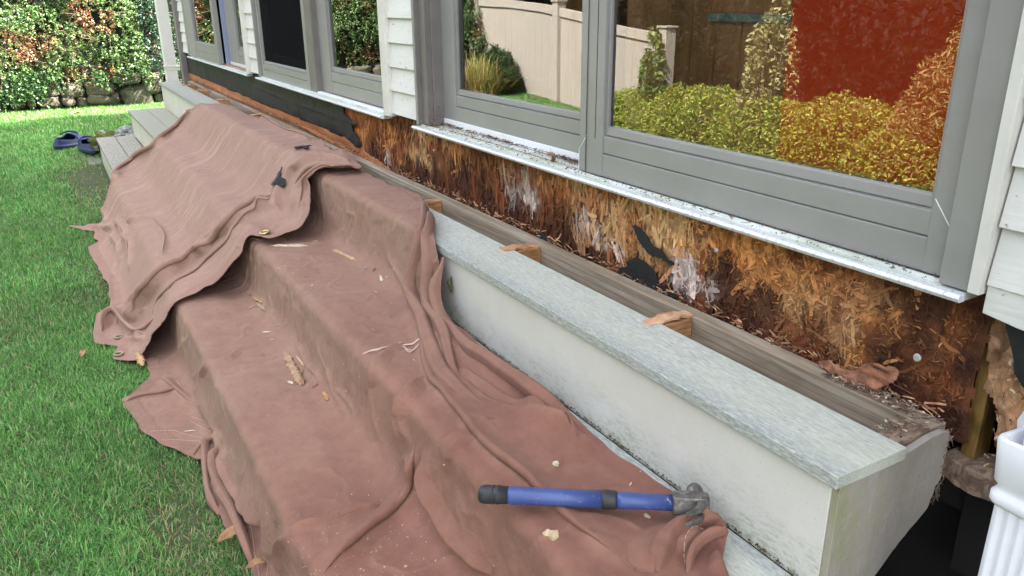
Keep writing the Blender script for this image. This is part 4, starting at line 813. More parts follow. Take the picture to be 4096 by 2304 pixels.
mb = MB(); mb.box(.928, 1.03, .382, .392, .665, .69); mb.build('bracket', pvc, t)
t = spout('downspout', 'ivory ribbed downspout running down to the far end of the bench', .935, 7.30, .1, 2.9, .085, .085, pvc_old, 4)
mb = MB(); mb.prism([(.885, 7.25), (.885, 7.352), (1.0, 7.352), (1.0, 7.25)], 'z', .655, .672); mb.prism([(.888, 7.253), (.888, 7.35), (1.0, 7.35), (1.0, 7.253)], 'z', .632, .6545); mb.build('collar', pvc_old, t, .003)
# ================================================================= STEPS
st = thing('wooden_steps', 'three long grey deck steps running under the windows, partly covered by cloths', 'steps', (.6, 3.7, 0))
def deck_board(name, x0, x1, y0, y1, z, th, mat, bull=False):
    mb = MB(); mb.box(x0, x1, y0, y1, z-th, z); return mb.build(name, mat, st, .004 if bull else .002, seg=3)
YN, YF = .556, 6.94
deck_board('tread', .785, .925, YN-.012, YF, .570, .0205, deckm.m)['label'] = 'pale grey green top board of the bench step'
for n_ in (0, 1): deck_board('tread', .530+n_*.134, .530+n_*.134+.1315, -.4, YF, .375, .024, (deckmid if 0 else deckm).m, True)
for n_ in (0, 1): deck_board('tread', .276+n_*.134, .276+n_*.134+.130, -.4, YF-.02*n_, .180, .024, deckold.m, True)
def board(name, x0, x1, y0, y1, z0, z1, mat, bevel=.002): return hb(name, [(x0, x1, y0, y1, z0, z1)], mat, st, bevel)
board('riser', .797, .815, YN+.0025, YF-.015, .372, .5490, fascia.m); board('riser', .545, .563, -.4, YF-.015, .178, .3505, fascia2.m); board('riser', .290, .308, -.4, YF-.02, -.10, .1555, fascia2.m)
# side faces of the lower steps at the far end
board('end_panel', .563, .80, YF-.025, YF-.006, -.05, .350, fascia2.m)
board('end_panel', .815, 1.02, YF-.025, YF-.006, -.05, .541, fascia2.m)
# torn near end panel
EP = [(.7975,.5485),(.9255,.5485),(.9265,.556),(.985,.566),(1.012,.566),(1.026,.562),(1.028,.545),(1.0265,.52),(1.027,.485),(1.018,.474),(1.012,.452),(1.008,.440),(.99,.428),(.965,.41),(.936,.388),(.918,.370),(.903,.358),(.86,.315),(.82,.28),(.7975,.262)]
L2 = smooth_poly(EP[7:], .006); L2 = L2+np.c_[fbm(L2[:, 0]*120, L2[:, 1]*120, seed=91), fbm(L2[:, 0]*120, L2[:, 1]*120, seed=92)]*.003
L2[-1] = (.7975, .262)
mb = MB(); mb.prism(EP[:7]+[tuple(p) for p in L2], 'y', YN-.009, YN+.002); mb.build('end_panel', endp.m, st, .001)['label'] = 'taupe painted near end panel with a broken slanting edge'
board('corner_post', .7975, .812, YN-.009, YN+.002, -.1, .262, endp.m, 0)
# framing behind the bench
board('ledger', 1.0, 1.035, YN+.003, YF, .46, .5695, weath.m, .0015)
hb('end_joist', [(.9265, .999, YN+.003, YN+.036, .44, .5685)], dirtyw.m, st, .002)
for i, yb in enumerate([1.05, 1.60, 2.18, 2.93, 3.72, 4.50, 5.35, 6.05, 6.55]):
    m_ = blockm.m if i < 9 else weath.m
    hb('block', [(.84, .999, yb, yb+.037, .46, .566)], m_, st, .0015)
    # split, slightly lifted top splinter
    mb = MB(); n = 8; V = []; F = []
    for k in range(n+1):
        u = k/n; xx = .90+.105*u; w = .030*(1-.35*abs(u-.5)); c_ = yb+.018+.004*math.sin(k*2.3+i); z = .569+.008*math.sin(u*3.1+i)*.6+.003*random.random()
        V += [(xx, c_-w/2, z), (xx, c_+w/2, z+.002*random.random()), (xx, c_+w/2, z-.005), (xx, c_-w/2, z-.005)]
    for k in range(n):
        for a_ in range(4): F.append((k*4+a_, k*4+(a_+1) % 4, k*4+4+(a_+1) % 4, k*4+4+a_))
    F += [(3, 2, 1, 0), (n*4, n*4+1, n*4+2, n*4+3)]
    mb.add(V, F); mb.build('split_block_top', splitm.m, st)
hb('beam', [(.83, .995, YN+.04, YF-.03, .30, .34)], found, st)
# flecks and shreds lying in the joist box / on the frame corner
D1 = litter(500, lambda r, n: r.uniform(.56, .75, n), lambda r, n, y: r.uniform(.93, 1.03, n)*0+np.where(y < .60, r.uniform(.93, 1.03, n), r.uniform(1.0, 1.034, n)), .5705, (.003, .016), (.0008, .004), [(.12,.07,.05), (.35,.24,.16), (.5,.4,.3), (.2,.11,.07)], 95)
D2 = litter(500, lambda r, n: r.uniform(.6, 6.8, n), lambda r, n, y: 1.035-np.abs(r.normal(0, .008, n)), .5705, (.003, .018), (.0008, .004), [(.12,.07,.05), (.35,.22,.14), (.42,.28,.18), (.2,.11,.07)], 96)
V = np.concatenate([D1[0], D2[0]]); Q = np.concatenate([D1[1], D2[1]+len(D1[0])]); C_ = np.concatenate([D1[2], D2[2]])
o = link('wood_crumbs', mesh_np('wood_crumbs', V, Q, col=C_), flake.m); props(o, 'loose wood crumbs scattered along the top of the framing', 'wood debris', kind='stuff')
# shreds hanging off the frame corner
mb = MB()
for i in range(60):
    p = Vector((1.022+.010*random.random(), YN-.004-.004*random.random(), .45+.12*random.random())); L = .002+.006*random.random(); mb.tube([p, p+Vector((random.gauss(0, .5), -abs(random.gauss(.3, .3)), random.gauss(-.4, .6)))*L, p+Vector((random.gauss(0, .8), random.gauss(-.4, .4), random.gauss(-.8, .5)))*L*1.6], [.0011, .0008, .0003], 4)
mb.build('hanging_shreds', dirtyw.m, st)
# dirt line along the foot of the bench riser
D3 = litter(1100, lambda r, n: r.uniform(.5, 2.6, n), lambda r, n, y: .7955-np.abs(r.normal(0, .003, n)), .3755, (.002, .008), (.001, .003), [(.05,.04,.03), (.09,.07,.05), (.14,.10,.07)], 97)
o = link('grit_line', mesh_np('grit_line', D3[0], D3[1], col=D3[2]), flake.m); props(o, 'dark grit gathered along the foot of the bench riser', 'grit', kind='stuff')
# curled leaf / cocoon stuck to the riser
mb = MB(); P = []
for k in range(7): P.append((.792-.006*math.sin(k*.5), 1.685+.004*math.sin(k*1.1), .500-.007*k))
mb.tube(P, [.001, .005, .007, .004, .005, .003, .0008], 7); o = mb.build('curled_leaf', varied('dark_green_brown_leaf', (.03,.05,.015), (.10,.08,.04), 60, .7, bump=.8), smooth=True); props(o, 'small dark curled leaf stuck on the cream bench riser beside the cloth', 'leaf')

# ================================================================= DROP CLOTHS
def cloth_mat(name, c1, c2, worn, hem):
    m = M(name, c1, .88, spec=.15)
    n = m.noise(4.2, 8, .68); n2 = m.noise(22, 8, .75); w = m.attr('col', 'Fac')
    sp = m.node('ShaderNodeSeparateColor'); m.l.new(m.attr('col'), sp.inputs[0])
    c = m.ramp(n, [(.32, c1), (.68, c2)])
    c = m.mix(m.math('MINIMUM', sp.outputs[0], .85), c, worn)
    c = m.mix(m.math('MULTIPLY', sp.outputs[2], .8), c, hem)
    c = m.mix(m.ramp(n2, [(.34, .45), (.60, 0.)]), c, tuple(v*.72 for v in c1))
    c = m.mix(m.math('MULTIPLY', m.maprange(m.xyz()[1], 1.15, 2.0, 0., .42), m.ramp(m.noise(9, 7, .7), [(.3, .45), (.65, 1.)])), c, (.35,.245,.185))      # lighter tan tint, stronger towards the far end
    dust = m.ramp(m.noise(240, 3, .6), [(.715, 0.), (.75, .7)])
    c = m.mix(m.math('MULTIPLY', dust, m.ramp(m.noise(2.3, 3), [(.4, .1), (.65, 1.)])), c, (.62,.52,.42))
    m.set('Base Color', c)
    m.bump(m.noise(950, 2), .12, .0004); m.bump(m.noise(26, 8, .72, dist=1.6), .55, .006); m.bump(m.noise(120, 5, .7, dist=1.2, stretch=(1, .6, 1)), .35, .0018)
    m.set('Sheen Weight', .04)
    return m.m
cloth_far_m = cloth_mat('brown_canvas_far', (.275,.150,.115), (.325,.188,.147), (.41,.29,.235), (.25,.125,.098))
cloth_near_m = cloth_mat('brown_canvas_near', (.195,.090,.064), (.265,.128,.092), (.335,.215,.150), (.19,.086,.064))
def ridged(x, y, seed, p=3):
    return np.clip(1-np.abs(noise(x, y, seed=seed))*2.2, 0, 1)**p
def creases(x, y, seed, sc=1.):
    '''sharp crumple lines: ridges of warped noise'''
    wx = x+.05*noise(x*6*sc, y*6*sc, seed=seed)+.015*noise(x*19*sc, y*19*sc, seed=seed+1); wy = y+.05*noise(x*6*sc+5, y*6*sc, seed=seed+2)+.015*noise(x*19*sc, y*19*sc+3, seed=seed+3)
    a = np.clip(1-np.abs(noise(wx*7*sc, wy*7*sc, seed=seed+4))*5, 0, 1)**1.5*np.clip(noise(x*4*sc, y*4*sc, seed=seed+5)*1.8+.25, 0, 1)
    b_ = np.clip(1-np.abs(noise(wx*15*sc, wy*13*sc, seed=seed+6))*4, 0, 1)**1.4*np.clip(noise(x*7*sc+9, y*7*sc, seed=seed+7)*1.8+.2, 0, 1)
    return a, b_
class Cloth:
    def __init__(s, P, poly, folds, res, off, seed, fine, hemw=.04, ext=None):
        s.P = P; s.res = res; poly = np.array(poly); pl = []
        for i in range(len(poly)):
            a, b_ = poly[i], poly[(i+1) % len(poly)]; k = max(1, int(np.hypot(*(b_-a))/.01))
            for t in np.arange(k)/k: pl.append(a+(b_-a)*t)
        pl = np.array(pl)
        # small natural waviness of the edge, corners softened
        for _ in range(2): pl = .25*np.roll(pl, 1, 0)+.5*pl+.25*np.roll(pl, -1, 0)
        pl = pl+np.c_[noise(pl[:, 0]*18, pl[:, 1]*18, seed=seed), noise(pl[:, 0]*18+7, pl[:, 1]*18, seed=seed)]*.004
        s.poly = pl; s.s = np.arange(pl[:, 0].min()-.01, pl[:, 0].max()+.01, res); s.y = np.arange(pl[:, 1].min()-.01, pl[:, 1].max()+.01, res*1.15)
        S, Y = np.meshgrid(s.s, s.y, indexing='ij'); s.S, s.Y = S, Y
        D = np.full(S.shape, off)
        # distance to edge (coarse then interpolated)
        st_ = 3; Sc, Yc = S[::st_, ::st_], Y[::st_, ::st_]; best = np.full(Sc.shape, 1e9)
        for i in range(0, len(pl)):
            best = np.minimum(best, (Sc-pl[i, 0])**2+(Yc-pl[i, 1])**2)
        E_ = np.sqrt(best); E_ = np.repeat(np.repeat(E_, st_, 0), st_, 1)[:S.shape[0], :S.shape[1]]
        for ax in (0, 1):
            for _ in range(3): E_ = (np.roll(E_, 1, ax)+E_+np.roll(E_, -1, ax))/3
        s.E = E_
        fx, fz, gx, gz = basepos(P, S, Y); s.ground = np.exp(-((fz+.02)/.02)**2)
        worn = np.zeros(S.shape)
        for F in folds:
            L = smooth_poly(F[0], .012) if len(F[0]) > 2 else smooth_poly(F[0], .012)
            h, wg, wc, sg = F[1:]; R_ = 3*max(wg, wc)
            i0, i1 = np.searchsorted(s.s, [L[:, 0].min()-R_, L[:, 0].max()+R_]); j0, j1 = np.searchsorted(s.y, [L[:, 1].min()-R_, L[:, 1].max()+R_])
            if i1-i0 < 2 or j1-j0 < 2: continue
            a, b_ = S[i0:i1, j0:j1], Y[i0:i1, j0:j1]; wob = .004*noise(a*22, b_*22, seed=seed+5)
            d, g, al, T = polydist(a+wob, b_+.004*noise(a*22+9, b_*22, seed=seed+6), L)
            taper = np.clip(np.minimum(al, T-al)/min(.05, T*.35)+.0, 0, 1); taper = taper*taper*(3-2*taper)
            if sg == 0: w = wg
            else: w = np.where(g*sg > 0, wg, wc*.6); h = h*1. if i0 < 0 else h
            mod = 1+.22*noise(al*14, al*0+seed, seed=seed+7)
            q = d/(w*(1+.15*noise(al*11, al*0, seed=seed+8)))
            prof_ = (np.exp(-np.abs(q)**1.35) if h < .015 else np.exp(-q**2)) if sg == 0 else np.where(g*sg > 0, np.exp(-(q*.8)**2.4), np.exp(-q**2.2))
            D[i0:i1, j0:j1] += h*prof_*taper*mod
            worn[i0:i1, j0:j1] = np.maximum(worn[i0:i1, j0:j1], (np.exp(-(d/.008)**2)*taper*.28 if h > .006 else 0))
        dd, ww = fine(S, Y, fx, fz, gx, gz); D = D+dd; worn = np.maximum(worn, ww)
        # hem: doubled edge with a pressed line
        hemb = (E_ < hemw)&True; D = D+.0012*(1/(1+np.exp((E_-hemw)/.0015)))-.0014*np.exp(-((E_-hemw)/.0025)**2)
        D = np.where(E_ < .05, np.maximum(D, off*.6), D); D = np.maximum(D, .002)
        if ext is not None: D = ext(S, Y, D, E_)
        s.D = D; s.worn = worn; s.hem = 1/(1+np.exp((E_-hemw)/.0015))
    def pos(s, S, Y, D):
        x, z, nx_, nz_ = basepos(s.P, S, Y)
        return np.stack([x+nx_*D, Y, z+nz_*D], -1)
    def at(s, a, b_, lift=0.):
        i = np.clip((a-s.s[0])/s.res, 0, len(s.s)-1.01); j = np.clip((b_-s.y[0])/(s.res*1.15), 0, len(s.y)-1.01); i0, j0 = int(i), int(j); u, v = i-i0, j-j0
        d = (s.D[i0, j0]*(1-u)*(1-v)+s.D[i0+1, j0]*u*(1-v)+s.D[i0, j0+1]*(1-u)*v+s.D[i0+1, j0+1]*u*v)
        return Vector(s.pos(np.array(a), np.array(b_), d+lift))
    def build(s, name, mat, thick=.0022):
        n, m_ = s.S.shape; P3 = s.pos(s.S, s.Y, s.D)
        cs = (s.S[:-1, :-1]+s.res/2); cy_ = (s.Y[:-1, :-1]+s.res/2); ins = pip(cs, cy_, s.poly)
        I = np.arange(n*m_).reshape(n, m_); q = np.stack([I[:-1, :-1], I[:-1, 1:], I[1:, 1:], I[1:, :-1]], -1)[ins]
        V = P3.reshape(-1, 3).copy(); Sf, Yf, Df = s.S.ravel().copy(), s.Y.ravel().copy(), s.D.ravel()
        used, cnt = np.unique(q, return_counts=True); bd = used[cnt < 4]; pl = s.poly; nxt = np.roll(pl, -1, 0)
        for i in bd:
            d_ = (pl[:, 0]-Sf[i])**2+(pl[:, 1]-Yf[i])**2; j = d_.argmin()
            best = None
            for jj in (j-1, j):
                a = pl[jj % len(pl)]; b_ = pl[(jj+1) % len(pl)]; ab = b_-a; t = min(max(((Sf[i]-a[0])*ab[0]+(Yf[i]-a[1])*ab[1])/max(ab@ab, 1e-12), 0), 1); p = a+ab*t; e = (p[0]-Sf[i])**2+(p[1]-Yf[i])**2
                if best is None or e < best[0]: best = (e, p)
            if best[0] < (2*s.res)**2: Sf[i], Yf[i] = best[1]
        V[bd] = s.pos(Sf[bd], Yf[bd], Df[bd])
        mp = np.full(n*m_, -1); mp[used] = np.arange(len(used)); q = mp[q]; V = V[used]
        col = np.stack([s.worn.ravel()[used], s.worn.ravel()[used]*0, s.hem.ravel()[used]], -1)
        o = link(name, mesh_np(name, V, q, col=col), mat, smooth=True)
        md = o.modifiers.new('thick', 'SOLIDIFY'); md.thickness = thick; md.offset = -1
        if o.data.polygons[len(q)//2].normal.z < 0: o.data.flip_normals()
        return o
def fine_far(S, Y, fx, fz, gx, gz):
    flat = np.clip(gz, 0, 1)
    # long drag lines down the steps, bowed between the nosings
    bow = .06*np.sin((S-.9)*2.2)+.05*noise(S*2, Y*1.2, seed=101)
    a = ridged(S*2.2+.4*noise(S*3, Y*3, seed=109), (Y+bow)*21+2.8*noise(S*2.6, Y*2.4, seed=102), 103, 3.2)
    b_ = ridged(S*4, (Y+bow*1.3)*52+1.5*noise(S*6, Y*6, seed=99), 104, 2)
    g = np.clip(.45+1.1*noise(S*3.4, Y*2.6, seed=105), .05, 1.3)
    c = noise(S*2.5, Y*2.2, seed=106)*.0035+.0015*noise(S*8, Y*8, seed=96)
    # small vertical creases on the risers
    k = (1-flat); v = ridged(S*6, Y*38+noise(S*7, Y*7, seed=108), 107, 2)
    k1, k2 = creases(S, Y, 140); c = c+.0026*k1+.0018*k2
    return .0052*a*g+.0019*b_*g+c+.0016*v*k, .55*a*g*(a > .3)+.2*b_*g*(b_ > .5)+.16*v*k+.12*np.clip((gz-.55)*-3, 0, 1)  # second value: worn ridges, plus lighter tan on steep faces
def fine_near(S, Y, fx, fz, gx, gz):
    flat = np.clip(gz, 0, 1); k = 1-flat
    near = np.clip((2.9-Y)/.6, 0, 1)
    bow = .05*noise(S*2, Y*1.2, seed=111)+(S-1.2)*.12
    a = ridged(S*1.8, (Y+bow)*13+1.2*noise(S*3, Y*2, seed=112), 113, 2.6); b_ = ridged(S*4, (Y+bow)*34, 114, 2)
    loose = np.clip((1.9-Y)/.5, 0, 1); k1, k2 = creases(S, Y, 160, 1.15); cr = .0034*k1+.0024*k2+.0009*noise(S*60, Y*60, seed=170)+.0012*noise(S*26, Y*26, seed=171)
    g = np.clip(.35+.8*noise(S*3.1, Y*2.3, seed=115), .04, 1.1)*(1-.75*loose)
    v = ridged(S*4.5, (Y+.25*S)*27+1.4*noise(S*6, Y*6, seed=118), 117, 2); gv = np.clip(.5+.8*noise(S*2, Y*3, seed=119), .1, 1)*(1-.4*loose)
    return cr+.0050*a*g+.0020*b_*g+noise(S*3.3, Y*3.7, seed=116)*.0045+.0052*v*k*gv+.003*loose*noise(S*9, Y*9, seed=120), .25*a*g*(a > .5)+.22*k1+.34*k*(1-.6*loose)+.42*v*k*gv  # second value: worn ridges, plus lighter tan on the riser faces
# the near cloth runs on under the far one, and past the bottom of the photo
polyB = POLY_B[::-1]
pB = POLY_B+[(1.60,.600),(1.45,.560),(1.0,.64),(.84,.80),(.80,1.1),(.80,1.35)]+POLY_B2+[(.68,2.95),(.70,3.15),(1.0,3.25),(1.35,3.2),(1.75,3.1),(1.93,2.85)]
print('cloth near')
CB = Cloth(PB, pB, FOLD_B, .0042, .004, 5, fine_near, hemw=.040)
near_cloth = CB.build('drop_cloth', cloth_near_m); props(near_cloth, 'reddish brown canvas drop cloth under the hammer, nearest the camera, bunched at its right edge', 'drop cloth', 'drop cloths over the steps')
def ext_far(S, Y, D, E):
    # rides over the near cloth where the two overlap
    i = np.clip(np.searchsorted(CB.s, S.ravel())-1, 0, len(CB.s)-1); j = np.clip(np.searchsorted(CB.y, Y.ravel())-1, 0, len(CB.y)-1)
    db = CB.D[i, j].reshape(S.shape); inb = pip(S, Y, np.array(pB))
    x, z, a, b_ = basepos(PA, S, Y); xb, zb, a2, b2 = basepos(PB, S, Y)
    return np.where(inb, np.maximum(D, db+.007+.6*(D-.006)), D)
pA = POLY_A
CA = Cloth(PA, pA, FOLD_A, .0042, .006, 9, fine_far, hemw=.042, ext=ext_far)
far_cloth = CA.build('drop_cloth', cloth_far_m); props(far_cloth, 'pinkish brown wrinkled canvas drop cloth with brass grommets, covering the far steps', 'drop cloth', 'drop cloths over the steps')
far_cloth.name = 'drop_cloth.001'
def roll(cl, spec, mat, parent, seed=0):
    '''a standing fold of the cloth: steep sided ribbon following a line over it'''
    L, w0, w1, w2, h = spec; L = smooth_poly(L, .006); pts = np.array([cl.at(a, b_, .001) for a, b_ in L])
    for _ in range(60): pts[1:-1] = np.maximum(.25*pts[:-2]+.5*pts[1:-1]+.25*pts[2:], np.array([-9, -9, -9])) if 0 else .25*pts[:-2]+.5*pts[1:-1]+.25*pts[2:]
    base = np.array([cl.at(a, b_, .0) for a, b_ in L]); n = len(pts); K = 15; V = []
    for i in range(n):
        t = Vector(pts[min(i+2, n-1)]-pts[max(i-2, 0)]).normalized(); a_, b_ = L[i]; q = cl.at(a_, b_, .01)-cl.at(a_, b_, 0); nn = Vector((q.x-.004, q.y-.001, q.z+.006)).normalized(); sd = t.cross(nn).normalized(); nn = sd.cross(t).normalized()
        u = i/(n-1); w = (w0+(w1-w0)*u/.4) if u < .4 else w1+(w2-w1)*(u-.4)/.6; e = min(1, min(u/.10, (1-u)/.16)); e = e*e*(3-2*e); w *= .45+.55*e; w *= 1+.14*float(noise(u*7, seed*1.7, seed=seed)); hh = h*e*(1+.2*float(noise(u*9, seed, seed=seed+2)))
        c_ = Vector(pts[i]); sk = .25*float(noise(u*4, seed+.5, seed=seed+4))
        for k in range(K):
            v = (k/(K-1)-.5)*2; vv = v+sk*(1-v*v)*.6; V.append(c_+sd*(vv*w*.5*(1.0 if abs(v) < .85 else .9))+nn*(hh*(1-abs(v)**2.6)-.003*(abs(v) > .95)-.0035*(1-e)+.10*hh*math.sin(v*5+u*6)*(1-v*v)))
    F = [(i*K+k, i*K+k+1, (i+1)*K+k+1, (i+1)*K+k) for i in range(n-1) for k in range(K-1)]
    mb = MB(); mb.add(V, F); o = mb.build('cloth_fold', mat, parent, 0, True); addcol(o.data, np.tile([.12, 0, .25], (len(V), 1)))
    if sum(p.normal.z for p in o.data.polygons) < 0: o.data.flip_normals()
    sb = o.modifiers.new('smooth', 'SUBSURF'); sb.levels = sb.render_levels = 1; return o
def lap(cl, spec, mat, parent, seed=0):
    '''where the cloth doubles over itself: a sheet that rises, turns over at a rounded edge and tucks back under'''
    L, w, h, sg = spec; L = smooth_poly(L, .005); pts = np.array([cl.at(a, b_, .0) for a, b_ in L])
    for _ in range(10): pts[1:-1] = .25*pts[:-2]+.5*pts[1:-1]+.25*pts[2:]
    n = len(pts); V = []; K = 0
    for i in range(n):
        a_, b_ = L[i]; t2 = L[min(i+1, n-1)]-L[max(i-1, 0)]; t2 = t2/max(np.hypot(*t2), 1e-9); g2 = np.array([-t2[1], t2[0]])*sg      # gentle side in cloth coordinates
        u = i/(n-1); e = min(1, min(u/.14, (1-u)/.16)); e = e*e*(3-2*e); hh = (h*(1+.25*float(noise(u*8, seed, seed=seed)))+.0005)*e; ww = w*(1+.2*float(noise(u*6, seed+3, seed=seed+1)))*(.5+.5*e)
        c_ = Vector(pts[i]); q = cl.at(a_, b_, .01)-cl.at(a_, b_, 0); nn = Vector(q).normalized(); tv = Vector(pts[min(i+1, n-1)]-pts[max(i-1, 0)]).normalized(); sd = nn.cross(tv).normalized()
        gd = cl.at(a_+g2[0]*.01, b_+g2[1]*.01, 0)-cl.at(a_, b_, 0)
        if sd.dot(gd) < 0: sd = -sd
        row = []
        for k in range(9):                                   # rising sheet, follows the cloth beneath it
            f = 1-k/9; base = cl.at(a_+g2[0]*ww*f, b_+g2[1]*ww*f, 0); z = hh*(1-f)**1.5*(1-.0*f)+.0006-.0012*(k == 0)
            tgt = c_+sd*ww*f; mixv = base.lerp(tgt, (1-f)**2); row.append(mixv+nn*z)
        r = hh*.5
        for k in range(7):
            th = math.pi/2-math.pi*1.15*k/6; row.append(c_+sd*(-math.cos(th)*r*.8)+nn*(hh-r+math.sin(th)*r))
        row.append(c_+sd*(.010*e)+nn*(-.001)); K = len(row); V += row
    F = [(i*K+k, i*K+k+1, (i+1)*K+k+1, (i+1)*K+k) for i in range(n-1) for k in range(K-1)]
    mb = MB(); mb.add(V, F); o = mb.build('cloth_fold', mat, parent, 0, True); addcol(o.data, np.tile([.08, 0, 0], (len(V), 1)))
    if sum(p.normal.z for p in o.data.polygons) < 0: o.data.flip_normals()
    sb = o.modifiers.new('smooth', 'SUBSURF'); sb.levels = sb.render_levels = 1; return o
for i, sp_ in enumerate(LAP_B): lap(CB, sp_, cloth_near_m, near_cloth, 43+i)
for i, sp_ in enumerate(LAP_A): lap(CA, sp_, cloth_far_m, far_cloth, 63+i)
for i, sp_ in enumerate(ROLL_B): roll(CB, sp_, cloth_near_m, near_cloth, 3+i)
for i, sp_ in enumerate(ROLL_A): roll(CA, sp_, cloth_far_m, far_cloth, 23+i)
cl_n = lambda a, b_: CA.at(a, b_, .03)-CA.at(a, b_, 0)
# grommets
for i, (a, b_) in enumerate(GROM):
    p = CA.at(a, b_, .005); p1 = CA.at(a+.006, b_, .003); p2 = CA.at(a, b_+.006, .003); nrm = (cl_n(a, b_)).normalized()
    if nrm.dot(Vector((-1, -1, 1.5))) < 0: nrm = -nrm
    mb = MB(); R_ = .0140; r0 = .0046; prf = [(R_+r0*math.cos(t_), r0*.7*math.sin(t_)) for t_ in np.linspace(0, 2*math.pi, 13)]
    n_ = 28; V = []; a_ = nrm.orthogonal().normalized(); c_ = nrm.cross(a_)
    for (r_, h_) in prf[:-1]:
        for k in range(n_): w = 2*math.pi*k/n_; V.append(p+nrm*h_+(a_*math.cos(w)+c_*math.sin(w))*r_)
    F = [(u_*n_+k, u_*n_+(k+1) % n_, ((u_+1) % 12)*n_+(k+1) % n_, ((u_+1) % 12)*n_+k) for u_ in range(12) for k in range(n_)]
    mb.add(V, F); mb.build('grommet', brass if i == 0 else brass_old, far_cloth, smooth=True)
    mb = MB(); mb.lathe([(.0085, -.001), (.0085, .0004)], p, nrm, 20); mb.build('eyelet_dark', seam_m, far_cloth)  # dark disc painted in for the shade inside the eyelet
# stitching
def stitch(cl, L, parent, r=.0006):
    L = smooth_poly(L, .003); mb = MB(); d = 0; seg = []
    for i in range(len(L)-1):
        if (i % 3) < 2: mb.tube([cl.at(*L[i], .0005), cl.at(*L[i+1], .0005)], r, 4)
    mb.build('stitching', thread, parent)
for L in STB: stitch(CB, L, near_cloth)
r9 = np.random.default_rng(55); V9 = []; C9 = []
for k in range(520):
    if k < 160: a, b_ = r9.uniform(.95, 1.75), r9.uniform(.75, 2.9)
    elif k < 400: a, b_ = r9.normal(1.12, .10), r9.normal(1.16, .10)
    else: a, b_ = r9.normal(1.45, .14), r9.normal(2.15, .25)
    if not pip(np.array([a]), np.array([b_]), np.array(pB))[0]: continue
    p = np.array(CB.at(a, b_, .0006)); L = r9.uniform(.0008, .0028)*(2 if r9.random() < .08 else 1); t_ = r9.uniform(0, 6.28); u_ = np.array([math.cos(t_), math.sin(t_), .2])*L; w_ = np.array([-math.sin(t_), math.cos(t_), .3])*L*.4
    V9 += [p-u_, p+w_, p+u_, p-w_]; C9.append(np.array([(.72,.58,.42), (.55,.36,.2), (.8,.7,.58)][r9.integers(3)])*r9.uniform(.6, 1))
o = link('sawdust', mesh_np('sawdust', np.array(V9), np.arange(len(V9)).reshape(-1, 4), col=np.repeat(C9, 4, 0)), splint.m); props(o, 'fine pale sawdust and crumbs sprinkled over the near drop cloth', 'sawdust', kind='stuff')
# frayed tear in the near cloth
mb = MB()
for k in range(9):
    L = smooth_poly(FRAY[:4] if k < 6 else FRAY2, .006); pts = [CB.at(a+.003*math.sin(i*.9+k*2)+.0012*k-.004, b_+.002*math.cos(i*.7+k), .0015+.0012*(k % 3)) for i, (a, b_) in enumerate(L)]; mb.tube(pts[k % 3:], [.0011]*(len(pts)-(k % 3)), 4)
for k in range(5):
    L = smooth_poly(FRAY[4:], .005); mb.tube([CB.at(a+.002*math.sin(i+k), b_+.0015*k-.003, .002) for i, (a, b_) in enumerate(L)], .0009, 4)
mb.build('frayed_threads', thread, near_cloth)
mb = MB(); L = smooth_poly(FRAY[3:], .004); V = []; n_ = len(L)
for i, (a, b_) in enumerate(L):
    w = .004*math.sin(math.pi*(i+.5)/n_)+.001; V += [CB.at(a, b_-w, .0012), CB.at(a, b_+w, .0012)]
mb.add(V, [(2*i, 2*i+1, 2*i+3, 2*i+2) for i in range(n_-1)]); mb.build('tear_dark', seam_m, near_cloth)  # dark strip laid on the cloth for the shade inside the tear
# ---- things lying on the cloths
def sliver(cl, A, B, w, label, col, ragged=.3, th=None, seed=0, name='wood_splinter'):
    r = random.Random(seed); p0, p1 = cl.at(*A, .0015), cl.at(*B, .0015); th = th or min(.004, w*.28); d = p1-p0; L = d.length
    up = Vector((-.35, -.1, .93)); side = d.cross(up).normalized(); up = side.cross(d).normalized(); n = max(5, int(L/.008)); V = []; F = []
    for k in range(n+1):
        u = k/n; e = min(1, min(u, 1-u)*5+.12); ww = w*.5*e*(1+ragged*r.uniform(-1, 1)); c_ = p0+d*u+side*w*ragged*.5*r.uniform(-1, 1)*.4; base = cl_clear(cl, c_, p0, p1, u)
        t = th*e*(1+.4*r.uniform(-1, 1)); lo = c_+up*.0003; V += [lo-side*ww, lo+side*ww*r.uniform(.7, 1.1), lo+side*ww*.7+up*t, lo-side*ww*.8+up*t*r.uniform(.6, 1.1)]
    for k in range(n):
        for a_ in range(4): F.append((k*4+a_, k*4+(a_+1) % 4, k*4+4+(a_+1) % 4, k*4+4+a_))
    F += [(3, 2, 1, 0), (n*4, n*4+1, n*4+2, n*4+3)]
    mb = MB(); mb.add(V, F); o = mb.build(name, splint.m); addcol(o.data, np.tile(np.array(col)*.72, (len(o.data.vertices), 1))*(1+.12*np.random.default_rng(seed).normal(size=(len(o.data.vertices), 1)))); return props(o, label, 'wood splinter', 'wood splinters on the cloths')
def cl_clear(*a): return 0
PALE_, TAN_, BRN_ = (.78,.66,.46), (.62,.42,.24), (.40,.22,.11)
